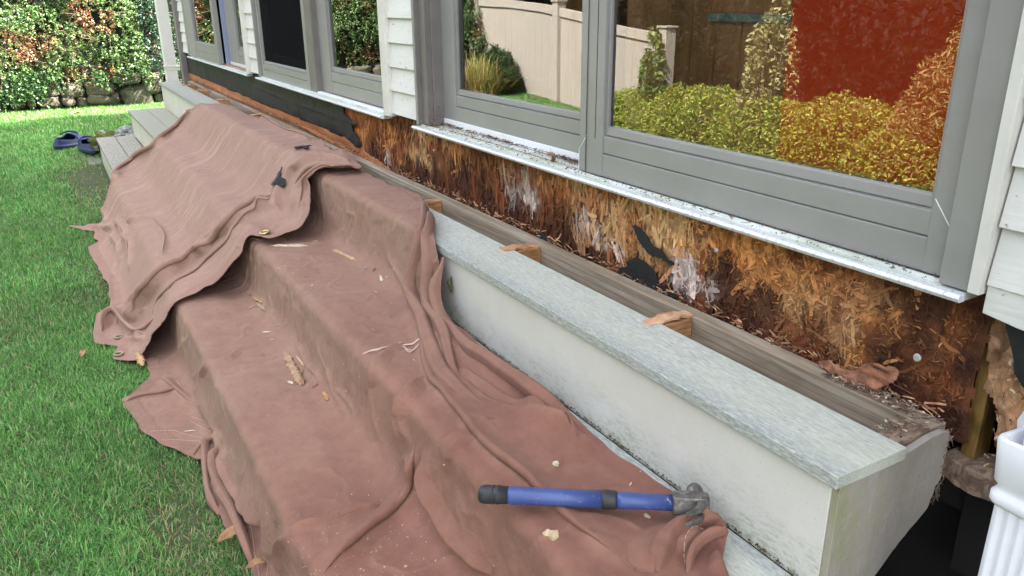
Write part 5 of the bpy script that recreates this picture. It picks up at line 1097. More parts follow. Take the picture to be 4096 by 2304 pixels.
SL = ['long flat pale wood splinter lying straight on the middle step below the brass grommet', 'thick crumbly tan splinter on the middle step right of the long flat pale one',
 'largest splinter, a striped brown slab of rotted wood on the cloth over the lowest step', 'thin crooked stick touching the right side of the largest splinter', 'hair thin end of the crooked stick beside the largest splinter',
 'thin twig sticking out left from the pointed splinter pair on the lowest step', 'upper one of the pointed splinter pair on the lowest step', 'lower one of the pointed splinter pair on the lowest step', 'small straight splinter between the pointed pair and the largest splinter',
 'small white chip just left of the foot of the largest splinter', 'reddish thin sliver just right of the foot of the largest splinter', 'short orange brown chip below right of the largest splinter', 'upright small pale chip near the right end of the middle step cloth',
 'oval pale chip against the bunched cloth edge above the tear', 'small grey chip below the thick crumbly splinter', 'small dark red chip below the thick crumbly splinter', 'small orange splinter just above the pointed splinter pair', 'tiny straight sliver up left of the largest splinter',
 'hair thin curved sliver in the middle of the step above the tear', 'split cream chip on the cloth above the hammer handle', 'ragged tan chip on the cloth below the hammer handle', 'tiny torn chip just below the hammer head', 'short orange sliver right beside the brass grommet',
 'tan sliver tucked under the hem just below the brass grommet', 'tiny bent sliver above the thick crumbly splinter', 'pale stick lying on the cloth flap over the grass', 'faint scratch thin sliver left of the small straight splinter', 'tiny pale needle above the middle of the hammer', 'tiny dot sized chip beside the upright pale chip']
CO = [PALE_, TAN_, (.52,.33,.19), TAN_, BRN_, TAN_, (.60,.37,.2), (.5,.36,.22), PALE_, (.75,.6,.45), (.38,.15,.09), (.55,.3,.12), PALE_, (.65,.5,.36), (.35,.33,.3), (.28,.09,.05), (.55,.3,.14), PALE_, PALE_, PALE_, (.66,.5,.3), PALE_, TAN_, TAN_, PALE_, PALE_, PALE_, PALE_, PALE_]
for i, (A_, B_, w_) in enumerate(SPLINT):
    sliver(CB, A_, B_, max(w_, .0018), SL[i], CO[i], ragged=.15 if i in (0, 8, 25) else .35, seed=i+3, th=.003 if i in (0, 12, 13) else None)
sliver(CB, (1.236,2.02), (1.222,1.885), .014, 'dark underside strip of the largest splinter', (.30,.16,.08), seed=77); bpy.data.objects.remove(bpy.context.scene.objects[-1]) if 0 else None
def scrap(name, cl, L, label, mat, cat, lift=.004, th=.0015, group=None, curl=.004, wob=.0025):
    L2 = smooth_poly(L, .004, True); L2 = L2+np.c_[fbm(L2[:, 0]*180, L2[:, 1]*180, seed=4), fbm(L2[:, 0]*180, L2[:, 1]*180, seed=6)]*wob; c = L2.mean(0); a0, b0 = L2.min(0); a1, b1 = L2.max(0); res = .004
    A_, B_ = np.meshgrid(np.arange(a0, a1+res, res), np.arange(b0, b1+res, res), indexing='ij'); n, m_ = A_.shape
    V = np.array([cl.at(float(a), float(b_), lift+curl*float(min(1, ((a-c[0])**2+(b_-c[1])**2)/.002))) for a, b_ in zip(A_.ravel(), B_.ravel())]); I = np.arange(n*m_).reshape(n, m_); q = np.stack([I[:-1, :-1], I[:-1, 1:], I[1:, 1:], I[1:, :-1]], -1).reshape(-1, 4)
    cc = np.c_[A_.ravel()[q].mean(1), B_.ravel()[q].mean(1)]; q = q[pip(cc[:, 0], cc[:, 1], L2)]
    used = np.unique(q); mp = np.full(n*m_, -1); mp[used] = np.arange(len(used))
    o = link(name, mesh_np(name, V[used], mp[q]), mat, smooth=True); md = o.modifiers.new('thick', 'SOLIDIFY'); md.thickness = th; return props(o, label, cat, group)
scrap('tar_paper_scrap', CA, TAR1, 'small torn black tar paper scrap on the top of the far drop cloth', tar.m, 'tar paper', group='tar paper scraps on the far cloth')
scrap('tar_paper_scrap', CA, TAR2, 'long upright black tar paper scrap beside the folded hem of the far drop cloth', tar.m, 'tar paper', group='tar paper scraps on the far cloth')
# ================================================================= HAMMER
def xf(o, mat4): o.matrix_world = mat4
ham = thing('claw_hammer', 'claw hammer with scuffed blue and black grip lying on the brown cloth', 'hammer')
def hpart(mb, name, mat, bevel=.0, smooth=True, seg=2, angle=.6):
    me_o = mb.build(name, mat, None, bevel, smooth, seg, angle); me_o.parent = ham; return me_o
def handle(prof, x0, x1, name, mat, n=20):
    mb = MB(); V = []; F = []; k_ = len(prof)
    for (u, ry, rz) in prof:
        for k in range(n):
            w = 2*math.pi*k/n; cc_, ss_ = math.cos(w), math.sin(w); e = .75
            V.append((x0+(x1-x0)*u, ry*math.copysign(abs(cc_)**e, cc_), rz*math.copysign(abs(ss_)**e, ss_)))
    for i in range(k_-1):
        for k in range(n): F.append((i*n+k, i*n+(k+1) % n, (i+1)*n+(k+1) % n, (i+1)*n+k))
    F += [tuple(range(n))[::-1], tuple(range((k_-1)*n, k_*n))]
    mb.add(V, F); return hpart(mb, name, mat)
# local axes: +X butt -> head, +Y toward the striking face, +Z up
handle([(0, .004, .003), (.03, .011, .009), (.10, .0155, .0125), (.25, .0172, .0135), (.6, .0165, .013), (.62, .0172, .0136), (.70, .0172, .0136), (.72, .0162, .0128), (1, .0152, .0122)], 0, .052, 'grip_end', blackr.m)
for xr in (.024, .033):
    mb = MB(); V = []; n = 24
    handle([(0, .0165, .0130), (.5, .0178, .0142), (1, .0165, .0130)], xr, xr+.0035, 'grip_ring', blackr.m)
handle([(0, .0150, .0122), (.02, .0160, .0128), (.5, .0152, .0122), (1, .0158, .0125)], .052, .208, 'blue_grip', bluem.m)
handle([(0, .0160, .0128), (.1, .0172, .0138), (.9, .0165, .0132), (1, .0155, .0122)], .208, .232, 'grip_band', blackr.m)
handle([(0, .0140, .0112), (.1, .0152, .0118), (1, .0135, .0112)], .232, .327, 'blue_shaft', bluem.m)
mb = MB(); mb.prism([(.322, -.0165), (.352, -.0185), (.375, -.0175), (.381, -.012), (.381, .012), (.375, .0165), (.352, .0175), (.322, .0165)], 'z', -.0135, .0145); hpart(mb, 'head_cheek', steel.m, .003, False, 3)
mb = MB(); mb.lathe([(.011, -.004), (.0095, .008), (.0098, .017), (.0128, .022), (.0140, .0255), (.0140, .037), (.0128, .0392), (.001, .0396)], (.362, .013, .001), (0, 1, 0), 28); hpart(mb, 'head_face', steel.m)
for sg in (-1, 1):
    mb = MB(); n = 10; V = []; F = []
    for k in range(n+1):
        u = k/n; y_ = -.014-.052*u; x_ = .366+.004*math.sin(u*2)-.030*u**1.9; hw = .0135*(1-.25*u); t = .013*(1-u)**.8+.0022; c0 = sg*(.0005+.0040*u); c1 = sg*(.0125-.001*u)
        V += [(x_-t*.5, y_, min(c0, c1)), (x_+t*.5, y_, min(c0, c1)), (x_+t*.5, y_, max(c0, c1)), (x_-t*.5, y_, max(c0, c1))]
    for k in range(n):
        for a_ in range(4): F.append((k*4+a_, k*4+(a_+1) % 4, k*4+4+(a_+1) % 4, k*4+4+a_))
    F += [(3, 2, 1, 0), (n*4, n*4+1, n*4+2, n*4+3)]; mb.add(V, F); hpart(mb, 'claw', steel.m, .0012, False)
hb0 = Vector((.476, .944, .0)); hb1 = Vector((.742, .738, .0))
ang = math.atan2(hb1.y-hb0.y, hb1.x-hb0.x)
# rest on the cloth: highest contact under the handle line
def cloth_z(x, y):
    i = np.argmin((CBP[..., 0]-x)**2+(CBP[..., 1]-y)**2); return float(CBP[..., 2].flat[i])
_k = (CB.Y < 1.3) & (CB.S > 1.2); _P = CB.pos(CB.S, CB.Y, CB.D); CBP = _P[_k]
zh = [cloth_z(*(hb0+(hb1-hb0)*u).xy) for u in (.0, .15, .3, .5, .7, .85, 1.)]
print('hammer z', zh)
za = max(zh[:4])+.015; zb = max(zh[4:])+.020
ham.matrix_world = Matrix.Translation((hb0.x, hb0.y, za)) @ Matrix.Rotation(ang, 4, 'Z') @ Matrix.Rotation(-math.atan2(zb-za, .33), 4, 'Y') @ Matrix.Rotation(math.radians(-14), 4, 'X') @ Matrix.Scale(.925, 4, (1, 0, 0))
# ================================================================= CLOGS
def clog(label, x, y, rot, mirror, roll=0, strapfwd=True):
    t = thing('clog', label, 'clog', group='navy rubber clogs on the lawn')
    def foot(th, grow=0):
        L, Wd = .142+grow, .054+grow; c_, s_ = math.cos(th), math.sin(th); yy = L*c_; w = Wd*(1+.12*c_)*(1-.10*math.cos(th)**4); xx = w*math.copysign(abs(s_)**.85, s_)+mirror*.008*math.sin(yy*14); return xx, yy
    n = 64
    mb = MB(); rings = [(-.004, 0), (.0, .008), (.004, .022), (.002, .030), (-.003, .033)]; V = []; F = []
    for g, z in rings:
        for k in range(n): a, b_ = foot(2*math.pi*k/n, g); V.append((a, b_, z+.010*max(0, b_/.142)**3))
    for i in range(len(rings)-1):
        for k in range(n): F.append((i*n+k, i*n+(k+1) % n, (i+1)*n+(k+1) % n, (i+1)*n+k))
    F.append(tuple(range(n))[::-1]); mb.add(V, F); o = mb.build('sole', navy.m, None, 0, True); o.parent = t
    mb = MB(); V = [(*foot(2*math.pi*k/n, -.008), .026+.010*max(0, foot(2*math.pi*k/n)[1]/.142)**3) for k in range(n)]; mb.add(V, [tuple(range(n))]); o = mb.build('insole', navy_in.m); o.parent = t
    # upper: wall from the sole up to a rim; the rim closes over the toes
    mb = MB(); V = []; F = []; R_ = 12
    for k in range(n):
        th = 2*math.pi*k/n; a, b_ = foot(th, -.001); f = max(0., min(1., (b_+.01)/.07)); f = f*f*(3-2*f); h = .056+.028*f+.012*max(0, -b_/.142)
        ra, rb_ = a*(.86-.34*f), (b_*.93)*(1-f)+(.012+.0*b_+.020*(1-abs(a)/.06))*f
        for j in range(R_+1):
            u = j/R_; arch = math.sin(math.pi*u/2)
            V.append((a+(ra-a)*u**(1+.9*f), b_+(rb_-b_)*u**(1+.9*f), .030+(h-.030)*(arch if f > .3 else u)+.010*max(0, b_/.142)**3*(1-u)))
    for k in range(n):
        for j in range(R_): F.append((k*(R_+1)+j, ((k+1) % n)*(R_+1)+j, ((k+1) % n)*(R_+1)+j+1, k*(R_+1)+j+1))
    mb.add(V, F); o = mb.build('upper', navy.m, None, 0, True); o.parent = t; md = o.modifiers.new('thick', 'SOLIDIFY'); md.thickness = .006
    # heel strap folded forward over the toes, with round rivets
    mb = MB(); pts = []
    for k in range(17):
        a_ = math.pi*k/16; pts.append((.052*math.cos(a_), .012+.060*math.sin(a_), .076+.016*math.sin(a_)))
    mb.tube(pts, .0038, 8, flat=1.6); o = mb.build('strap', navy.m, None, 0, True); o.parent = t
    for s_ in (-1, 1):
        mb = MB(); mb.lathe([(.009, 0), (.009, .004), (.006, .006), (.0005, .006)], (s_*.054, .010, .072), (s_, 0, .2), 14); o = mb.build('rivet', navy.m, None, 0, True); o.parent = t
    for (px_, py_) in ((0, .065), (-.018, .075), (.018, .075), (-.010, .095), (.010, .095), (0, .11)):
        mb = MB(); mb.lathe([(.0045, 0), (.0045, .002)], (px_, py_, .0865-.012*((py_-.05)/.07)**2-8*px_**2), (0, .2, 1), 12); o = mb.build('vent_dark', navy_in.m); o.parent = t  # dark discs on the surface stand in for shaded vent holes
    t.matrix_world = Matrix.Translation((x, y, float(ground_z(x, y))+.022)) @ Matrix.Rotation(rot, 4, 'Z') @ Matrix.Rotation(roll, 4, 'Y') @ Matrix.Scale(1.2, 4)
    return t
clog('left navy rubber clog tilted on the grass', .085, 7.55, -.55, 1, .22)
clog('right navy rubber clog, nearer and against the lowest step', .228, 7.28, .10, -1, 0)
# ================================================================= ROCKS, RETAINING WALL
def boulder(name, c, r, mat, seed, sub=4, rough=.18, sq=.75, parent=None, flatf=None):
    import bmesh
    bm = bmesh.new(); bmesh.ops.create_icosphere(bm, subdivisions=sub, radius=1); me = bpy.data.meshes.new(name); bm.to_mesh(me); bm.free()
    V = np.zeros(len(me.vertices)*3); me.vertices.foreach_get('co', V); V = V.reshape(-1, 3); V = np.sign(V)*np.abs(V)**sq
    k = 1+rough*fbm(V[:, 0]*1.3+seed*3, V[:, 1]*1.3, V[:, 2]*1.3, seed=seed, o=4)+.05*fbm(V[:, 0]*6, V[:, 1]*6+seed, V[:, 2]*6, seed=seed+1)
    # chipped facets
    rg = np.random.default_rng(seed)
    for _ in range(7):
        d_ = rg.normal(size=3); d_ /= np.linalg.norm(d_); h = V@d_; lim = .82+.15*rg.random(); V = V-np.maximum(h-lim, 0)[:, None]*d_*.85
    V = V*k[:, None]*np.array(r)+np.array(c); me.vertices.foreach_set('co', V.ravel()); me.update()
    return link(name, me, mat, parent, True)
rock = boulder('mossy_rock', (.415, 7.14, .120), (.155, .11, .095), mossrock.m, 5, 5, .75, .7); props(rock, 'mossy lichen covered rock between the lowest steps at their far end', 'rock')
fs = boulder('flagstone', (.245, 7.02, -.022), (.06, .17, .030), flagst, 9, 4, .2, .4); props(fs, 'flat grey green flagstone sunk in the lawn beside the lowest step', 'flagstone')
wallt = thing('retaining_wall', 'dry laid fieldstone retaining wall under the cotoneaster hedge', 'wall', (0, 9.8, .1))
ST = [(0.380,0.650,0.233,0.370),(0.400,0.684,0.113,0.239),(0.699,1.025,0.099,0.320),(0.946,1.156,0.232,0.420),(1.046,1.134,0.116,0.238),(1.194,1.304,0.354,0.432),(-0.089,0.112,0.137,0.251),(0.137,0.255,0.137,0.228),(0.267,0.383,0.138,0.210),(0.608,0.677,0.184,0.245),(-0.352,-0.203,0.113,0.250),(-0.183,-0.112,0.125,0.221),(0.151,0.354,0.224,0.355),(1.16,1.42,.10,.34),(1.32,1.5,.34,.44),(.66,.92,.33,.43),(-.10,.13,.26,.38),(-.36,-.12,.26,.40),(1.45,1.8,.1,.3),(1.5,1.9,.31,.45)]
x_ = -.40; k = 0
while x_ > -3.6:
    w = .16+.2*random.random(); ST.append((x_-w, x_-.01, .06, .24)); w2 = .16+.2*random.random(); ST.append((x_-w2, x_-.01, .25, .40)); x_ -= max(w, w2); k += 1
for i, (a, b_, lo, hi) in enumerate(ST):
    boulder('stone', ((a+b_)/2, 9.86-.0*i, (lo+hi)/2), ((b_-a)/2*1.10, .13+.03*math.sin(i*3), (hi-lo)/2*1.14), stone_m.m, 30+i, 4, .30, .42, wallt)
hbw = MB(); hbw.box(-3.7, 2.2, 9.84, 10.1, 0, .42); hbw.build('dark_backing', darkg, wallt)  # near black backing that darkens the gaps between the stones
# ================================================================= FOLIAGE
def leaves(P, size, col, seed, up=.5, asp=.6, droop=None, fold=.25, nrm=None):
    """leaf = two triangles folded along the midrib (4 verts, 2 tris)"""
    r = np.random.default_rng(seed); n = len(P); d = r.normal(size=(n, 3)); d[:, 2] = d[:, 2]*.6-(0 if droop is None else droop); d /= np.linalg.norm(d, axis=1, keepdims=True)
    u = r.normal(size=(n, 3)); u[:, 2] += up*2
    if nrm is not None: u = u+nrm
    s_ = np.cross(d, u); s_ /= np.linalg.norm(s_, axis=1, keepdims=True)+1e-9; w = np.cross(s_, d)
    L = (size*r.uniform(.6, 1.3, n))[:, None]
    A = P-d*L*.5; B = P+d*L*.5; C1 = P+s_*L*asp*.5+w*L*fold*.5; C2 = P-s_*L*asp*.5+w*L*fold*.5
    V = np.stack([A, C1, B, C2], 1).reshape(-1, 3); b_ = np.arange(n)[:, None]*4
    T = np.concatenate([b_+np.array([[0, 1, 2]]), b_+np.array([[0, 2, 3]])]); return V, T, np.repeat(col, 4, 0)
def pal(n, cols, w, r, jit=.25):
    c = np.array(cols)[r.choice(len(cols), n, p=np.array(w)/sum(w))]; return c*r.uniform(1-jit, 1+jit, (n, 1))
def leafobj(name, packs, mat, parent=None):
    V = []; T = []; C_ = []; n = 0
    for v, t_, c_ in packs: V.append(v); T.append(t_+n); C_.append(c_); n += len(v)
    return link(name, mesh_np(name, np.concatenate(V), tris=np.concatenate(T), col=np.concatenate(C_)), mat, parent)
def sprays(r, base, n_sp, Ls, n_leaf, dirf, spread=.02):
    """leaf positions along arching sprays"""
    P = []; N = len(base); D = dirf(r, N, base); L = r.uniform(*Ls, N)
    t = np.linspace(.1, 1, n_leaf)
    for k in t:
        p = base+D*(L*k)[:, None]; p[:, 2] -= .35*L*k**2; P.append(p+r.normal(0, spread*.3, (N, 3)))
    return np.concatenate(P)
# --- cotoneaster hedge on the wall
hedge = thing('cotoneaster_hedge', 'glossy small leaved hedge with red berries spilling over the stone wall', 'hedge', (0, 10.2, .4))
r = np.random.default_rng(11)
def hsurf(x, z): return 9.72+.35*np.clip(z-.4, 0, 3)+.30*fbm(x*1.9, z*2.2, seed=201)+.10*fbm(x*6, z*6, seed=202)
NB = 5200; bx = np.concatenate([r.uniform(-.8, 1.75, NB), r.uniform(-3.4, -.8, NB)]); bz = .42+(r.random(len(bx))**1.0)*1.75; by = hsurf(bx, bz)+np.abs(r.normal(0, .10, len(bx)))
low = fbm(bx*3, bx*0, seed=203); kp = bz > .40+.10*low; bx, bz, by = bx[kp], bz[kp], by[kp]
base = np.stack([bx, by, bz], -1)
def dh(r, N, b_):
    d = r.normal(0, .55, (N, 3)); d[:, 1] -= .8; d[:, 2] += .15; return d/np.linalg.norm(d, axis=1, keepdims=True)
P = sprays(r, base, 0, (.05, .17), 18, dh, .025)
# trailing shoots hanging over the stones
tx = np.concatenate([r.uniform(-.6, -.02, 150), r.uniform(-.5, .75, 40), r.normal(.50, .04, 10), r.normal(.02, .05, 14), r.normal(.98, .05, 8)]); tz = r.uniform(.42, .52, len(tx)); TP_ = []
for x0, z0 in zip(tx, tz):
    L = r.uniform(.06, .26)*(1.15 if x0 < .0 else .7); ph = r.uniform(0, 6)
    for k in np.arange(0, L, .012): TP_.append((x0+.03*math.sin(k*14+ph)+r.normal(0, .008), 9.66-.05*math.sin(k*6)+r.normal(0, .01), z0-k))
TP_ = np.array(TP_)
n = len(P); pn = fbm(P[:, 0]*2.3, P[:, 2]*2.6, seed=205)+.15*r.normal(size=n)
col = pal(n, [(.08,.16,.045), (.13,.23,.07), (.22,.30,.11), (.035,.085,.025)], [3, 3, 1.8, 1.6], r)
brownp = (pn > .40)|((np.abs(P[:, 0]-.62) < .16)&(np.abs(P[:, 2]-.98) < .12)&(r.random(n) < .65))|((np.abs(P[:, 0]-.45) < .25)&(np.abs(P[:, 2]-.47) < .07)&(r.random(n) < .6))
col[brownp] = pal(brownp.sum(), [(.26,.11,.05), (.36,.19,.10), (.15,.07,.035)], [2, 1, 1], r)
dk = P[:, 0] > 1.02+.12*fbm(P[:, 2]*3, P[:, 2]*0, seed=9); col[dk] = pal(dk.sum(), [(.02,.06,.025), (.03,.085,.035), (.045,.10,.05)], [2, 2, 1], r)
keepm = (fbm(P[:, 0]*5, P[:, 2]*5, seed=207) > -.6)
L1 = leaves(P[keepm], .021, col[keepm], 21, up=.55, asp=.72)
L2h = leaves(TP_, .028, pal(len(TP_), [(.06,.13,.04), (.11,.2,.07), (.03,.08,.03)], [2, 2, 1], r), 22, up=.2, asp=.8, droop=.6)
leafobj('foliage', [L1, L2h], leaf_m.m, hedge)
mb = MB()
for i in range(260):
    x0 = r.uniform(-1, 1.5); z0 = r.uniform(.38, 1.6); y0 = hsurf(np.array(x0), np.array(z0))+.02; p = Vector((x0, float(y0), z0)); d_ = Vector((r.normal(0, .6), -.25, r.normal(.1, .6))).normalized()*r.uniform(.06, .22)
    mb.tube([p, p+d_*.5+Vector((0, -.01, .01)), p+d_], [.004, .0028, .0015], 4)
mb.build('branches', twig_m, hedge)['kind'] = 'stuff'
bp = P[r.choice(n, 90)]; V = []; F = []; mb = MB()
for p in bp:
    if p[0] > 1: continue
    mb.lathe([(.0005, -.006), (.005, -.004), (.0065, 0), (.005, .004), (.0005, .006)], (p[0], p[1]-.015, p[2]), (0, 0, 1), 8)
mb.build('berries', berry_m.m, hedge, smooth=True)
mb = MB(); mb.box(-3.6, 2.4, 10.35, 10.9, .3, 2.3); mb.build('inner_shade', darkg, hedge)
# --- garden seen in the window glass
def bush(name, label, cat, cx, cy, z0, rx, ry, h, n, size, cols, w, seed, parent=None, group=None, top=None, mat=None, asp=.55, up=.5):
    r = np.random.default_rng(seed); u = r.normal(size=(n, 3)); u /= np.linalg.norm(u, axis=1, keepdims=True); u[:, 2] = np.abs(u[:, 2]); rad = .62+.38*r.random(n)**.5
    lump = 1+.22*fbm(u[:, 0]*3+seed, u[:, 1]*3, u[:, 2]*3, seed=seed)
    P = np.stack([cx+u[:, 0]*rx*rad*lump, cy+u[:, 1]*ry*rad*lump, z0+u[:, 2]*h*rad*lump], -1)
    k = fbm(P[:, 0]*4, P[:, 1]*4, P[:, 2]*4, seed=seed+2) > -.35; P = P[k]
    t = thing(name, label, cat, (cx, cy, z0), group); lv = leaves(P, size, pal(len(P), cols, w, r, .35), seed, asp=asp, up=up)
    leafobj('foliage', [lv], (mat or leafm2).m, t)
    mb = MB()
    for i in range(14):
        e = P[r.integers(len(P))]; mb.tube([(cx+r.normal(0, rx*.1), cy+r.normal(0, ry*.1), z0-.05), tuple((np.array([cx, cy, z0])+e)/2+r.normal(0, .03, 3)), tuple(e)], [.012, .008, .003], 5)
    mb.build('stems', twig_m, t); return t
YG = [(.35,.38,.05), (.25,.34,.05), (.43,.42,.08), (.13,.22,.04), (.32,.22,.08)]
for i, (cx, cy, ry, h, lb) in enumerate([(-3.1, 6.25, .55, .42, 'bright green low bush at the end of the almond fence'), (-3.0, 5.45, .55, .46, 'yellow green bush second from the fence end'), (-3.05, 4.65, .55, .45, 'yellow green bush in the middle of the border row'), (-3.0, 3.9, .5, .48, 'olive yellow bush left of the tall feathery shrub'), (-2.9, 3.1, .55, .5, 'golden low bush under the tall feathery shrub')]):
    bush('border_bush', lb, 'bush', cx, cy, -.08, .45, ry*1.25, h*(1.05+.12*(i % 2)), 13000, .036, YG, [3, 3, 2, 2, .6+i*.5], 300+i, group='bushes in the garden border', asp=.42)
bush('feathery_shrub', 'tall orange green feathery shrub at the near end of the border', 'shrub', -3.1, 3.0, .1, .55, .55, .85, 9000, .06, [(.30,.22,.07), (.36,.28,.09), (.22,.20,.06), (.33,.17,.06)], [2, 2, 1, 1], 321, asp=.25)
bush('tall_shrub', 'tall slim leafy shrub rising above the border bushes', 'shrub', -3.05, 4.75, .2, .22, .24, .95, 1500, .05, [(.36,.33,.14), (.25,.25,.10), (.42,.36,.18)], [2, 1, 1], 322, asp=.5)
bush('dark_shrub', 'dark green pointed shrub in front of the almond fence', 'shrub', -2.75, 9.0, 0, .3, .42, .62, 5000, .07, [(.03,.07,.02), (.05,.10,.03)], [1, 1], 323, asp=.18)
# ornamental grass clump
og = thing('ornamental_grass', 'straw and green arching ornamental grass clump by the fence', 'ornamental grass', (-2.45, 8.9, -.05)); r = np.random.default_rng(6); n = 1500
b0 = np.stack([-2.45+r.normal(0, .09, n), 8.9+r.normal(0, .11, n), np.full(n, -.05)], -1); a = r.uniform(0, 6.28, n); L = r.uniform(.35, .62, n); lean = r.uniform(.15, .95, n); d = np.stack([np.cos(a)*lean, np.sin(a)*lean, np.zeros(n)], -1); V = np.zeros((n, 8, 3)); sd = np.stack([-np.sin(a), np.cos(a), 0*a], -1)
for k, t_ in enumerate((0, .35, .7, 1)):
    c_ = b0+d*(L*t_**1.4)[:, None]; c_[:, 2] += L*(1.15*t_-.62*lean*t_**2.4); w = (.006*(1-t_)+.0015)
    V[:, 2*k] = c_-sd*w; V[:, 2*k+1] = c_+sd*w
b_ = np.arange(n)[:, None]*8; Q = np.concatenate([b_+np.array([[0, 1, 3, 2]]), b_+np.array([[2, 3, 5, 4]]), b_+np.array([[4, 5, 7, 6]])])
link('blades', mesh_np('blades', V.reshape(-1, 3), Q, col=np.repeat(pal(n, [(.38,.34,.12), (.24,.32,.08), (.48,.36,.15), (.40,.24,.10)], [2, 2, 1.5, 1], r), 8, 0)), leafm2.m, og)
# almond vinyl fence with swooping top, posts with caps
fence = thing('vinyl_fence', 'almond vinyl privacy fence with a swooping top rail and capped posts', 'fence', (-3.05, 8.5, 0))
def ftop(y):
    a = np.interp(y, [6.05, 6.9, 7.6, 8.4, 9.2, 10.1, 12.5], [.84, .92, 1.03, 1.12, 1.17, 1.19, 1.22]); return a
ys_ = np.arange(6.1, 12.4, .145)
mb = MB()
for y_ in ys_: mb.prism([(y_, -.15), (y_+.143, -.15), (y_+.143, float(ftop(y_+.143))-.05), (y_, float(ftop(y_))-.05)], 'x', -3.07, -3.05)
mb.build('boards', fencem.m, fence, .002)
mb = MB(); yy = np.linspace(6.1, 12.5, 60)
mb.prism([(float(a), float(ftop(a))) for a in yy]+[(float(a), float(ftop(a))-.09) for a in yy[::-1]], 'x', -3.09, -3.03); mb.build('top_rail', fencem.m, fence, .003)
for yp in (6.05, 8.05, 10.05, 12.05):
    h = float(ftop(yp))+.06; mb = MB(); mb.box(-3.12, -3.0, yp-.055, yp+.055, -.2, h); mb.box(-3.135, -2.985, yp-.07, yp+.07, h+.001, h+.02); mb.build('post', fencem.m, fence, .004)
# deciduous vine on the fence end
bush('fence_vine', 'climbing vine on the end post of the almond fence', 'vine', -2.95, 6.1, .3, .10, .16, .62, 900, .06, [(.10,.2,.05), (.25,.28,.08)], [2, 1], 330)
# added dark hedge, keeps the window reflections dark
dh_t = thing('added_dark_hedge', 'added dark hedge behind the garden border and the fence, darkening the window reflections', 'hedge', (-4.6, 5, -.2)); r = np.random.default_rng(61); n = 26000
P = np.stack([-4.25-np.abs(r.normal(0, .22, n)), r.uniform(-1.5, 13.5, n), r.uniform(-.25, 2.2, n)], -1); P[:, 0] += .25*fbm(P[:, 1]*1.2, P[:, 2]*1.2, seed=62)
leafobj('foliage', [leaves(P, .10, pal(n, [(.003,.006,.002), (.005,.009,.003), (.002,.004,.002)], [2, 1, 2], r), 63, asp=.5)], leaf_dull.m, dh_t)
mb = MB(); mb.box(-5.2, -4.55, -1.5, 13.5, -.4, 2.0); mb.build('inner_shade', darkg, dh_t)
# trees beyond, shade put into their near black leaf colours
for i, (cx, cy, s_) in enumerate([(-11, -3, 1.1), (-10.5, 1.5, 1.0), (-11.5, 6, 1.2), (-10.5, 10.5, 1.1), (-11.5, 15.5, 1.25), (-12, 21, 1.3), (-9, 26, 1.3), (-3, 24, 1.2), (3, 22, 1.2)]):
    lb = ['broad dark evergreen nearest the camera end of the garden', 'round dark evergreen second along the garden', 'tall dark evergreen opposite the near window', 'dark evergreen behind the fence end', 'large dark evergreen behind the fence', 'dark evergreen beyond the fence corner', 'dark evergreen at the far garden corner', 'dark tree behind the hedge', 'dark tree behind the house corner'][i]
    t = thing('evergreen_tree', lb, 'tree', (cx, cy, -.4), 'dark evergreens round the garden'); r = np.random.default_rng(400+i); n = 15000; h = r.random(n)**.8*7*s_; rr_ = (2.9*s_)*(1-.55*h/(7*s_))*(.55+.45*r.random(n)**.5)*(1+.25*np.sin(h*5+i)); a = r.uniform(0, 6.28, n)
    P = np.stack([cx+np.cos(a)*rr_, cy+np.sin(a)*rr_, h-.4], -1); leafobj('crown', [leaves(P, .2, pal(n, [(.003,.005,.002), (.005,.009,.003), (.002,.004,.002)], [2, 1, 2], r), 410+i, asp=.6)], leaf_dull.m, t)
    mb = MB(); mb.tube([(cx, cy, -.6), (cx+.1, cy, 3), (cx, cy+.1, 6*s_)], [.28, .2, .05], 10); mb.build('trunk', bark, t)
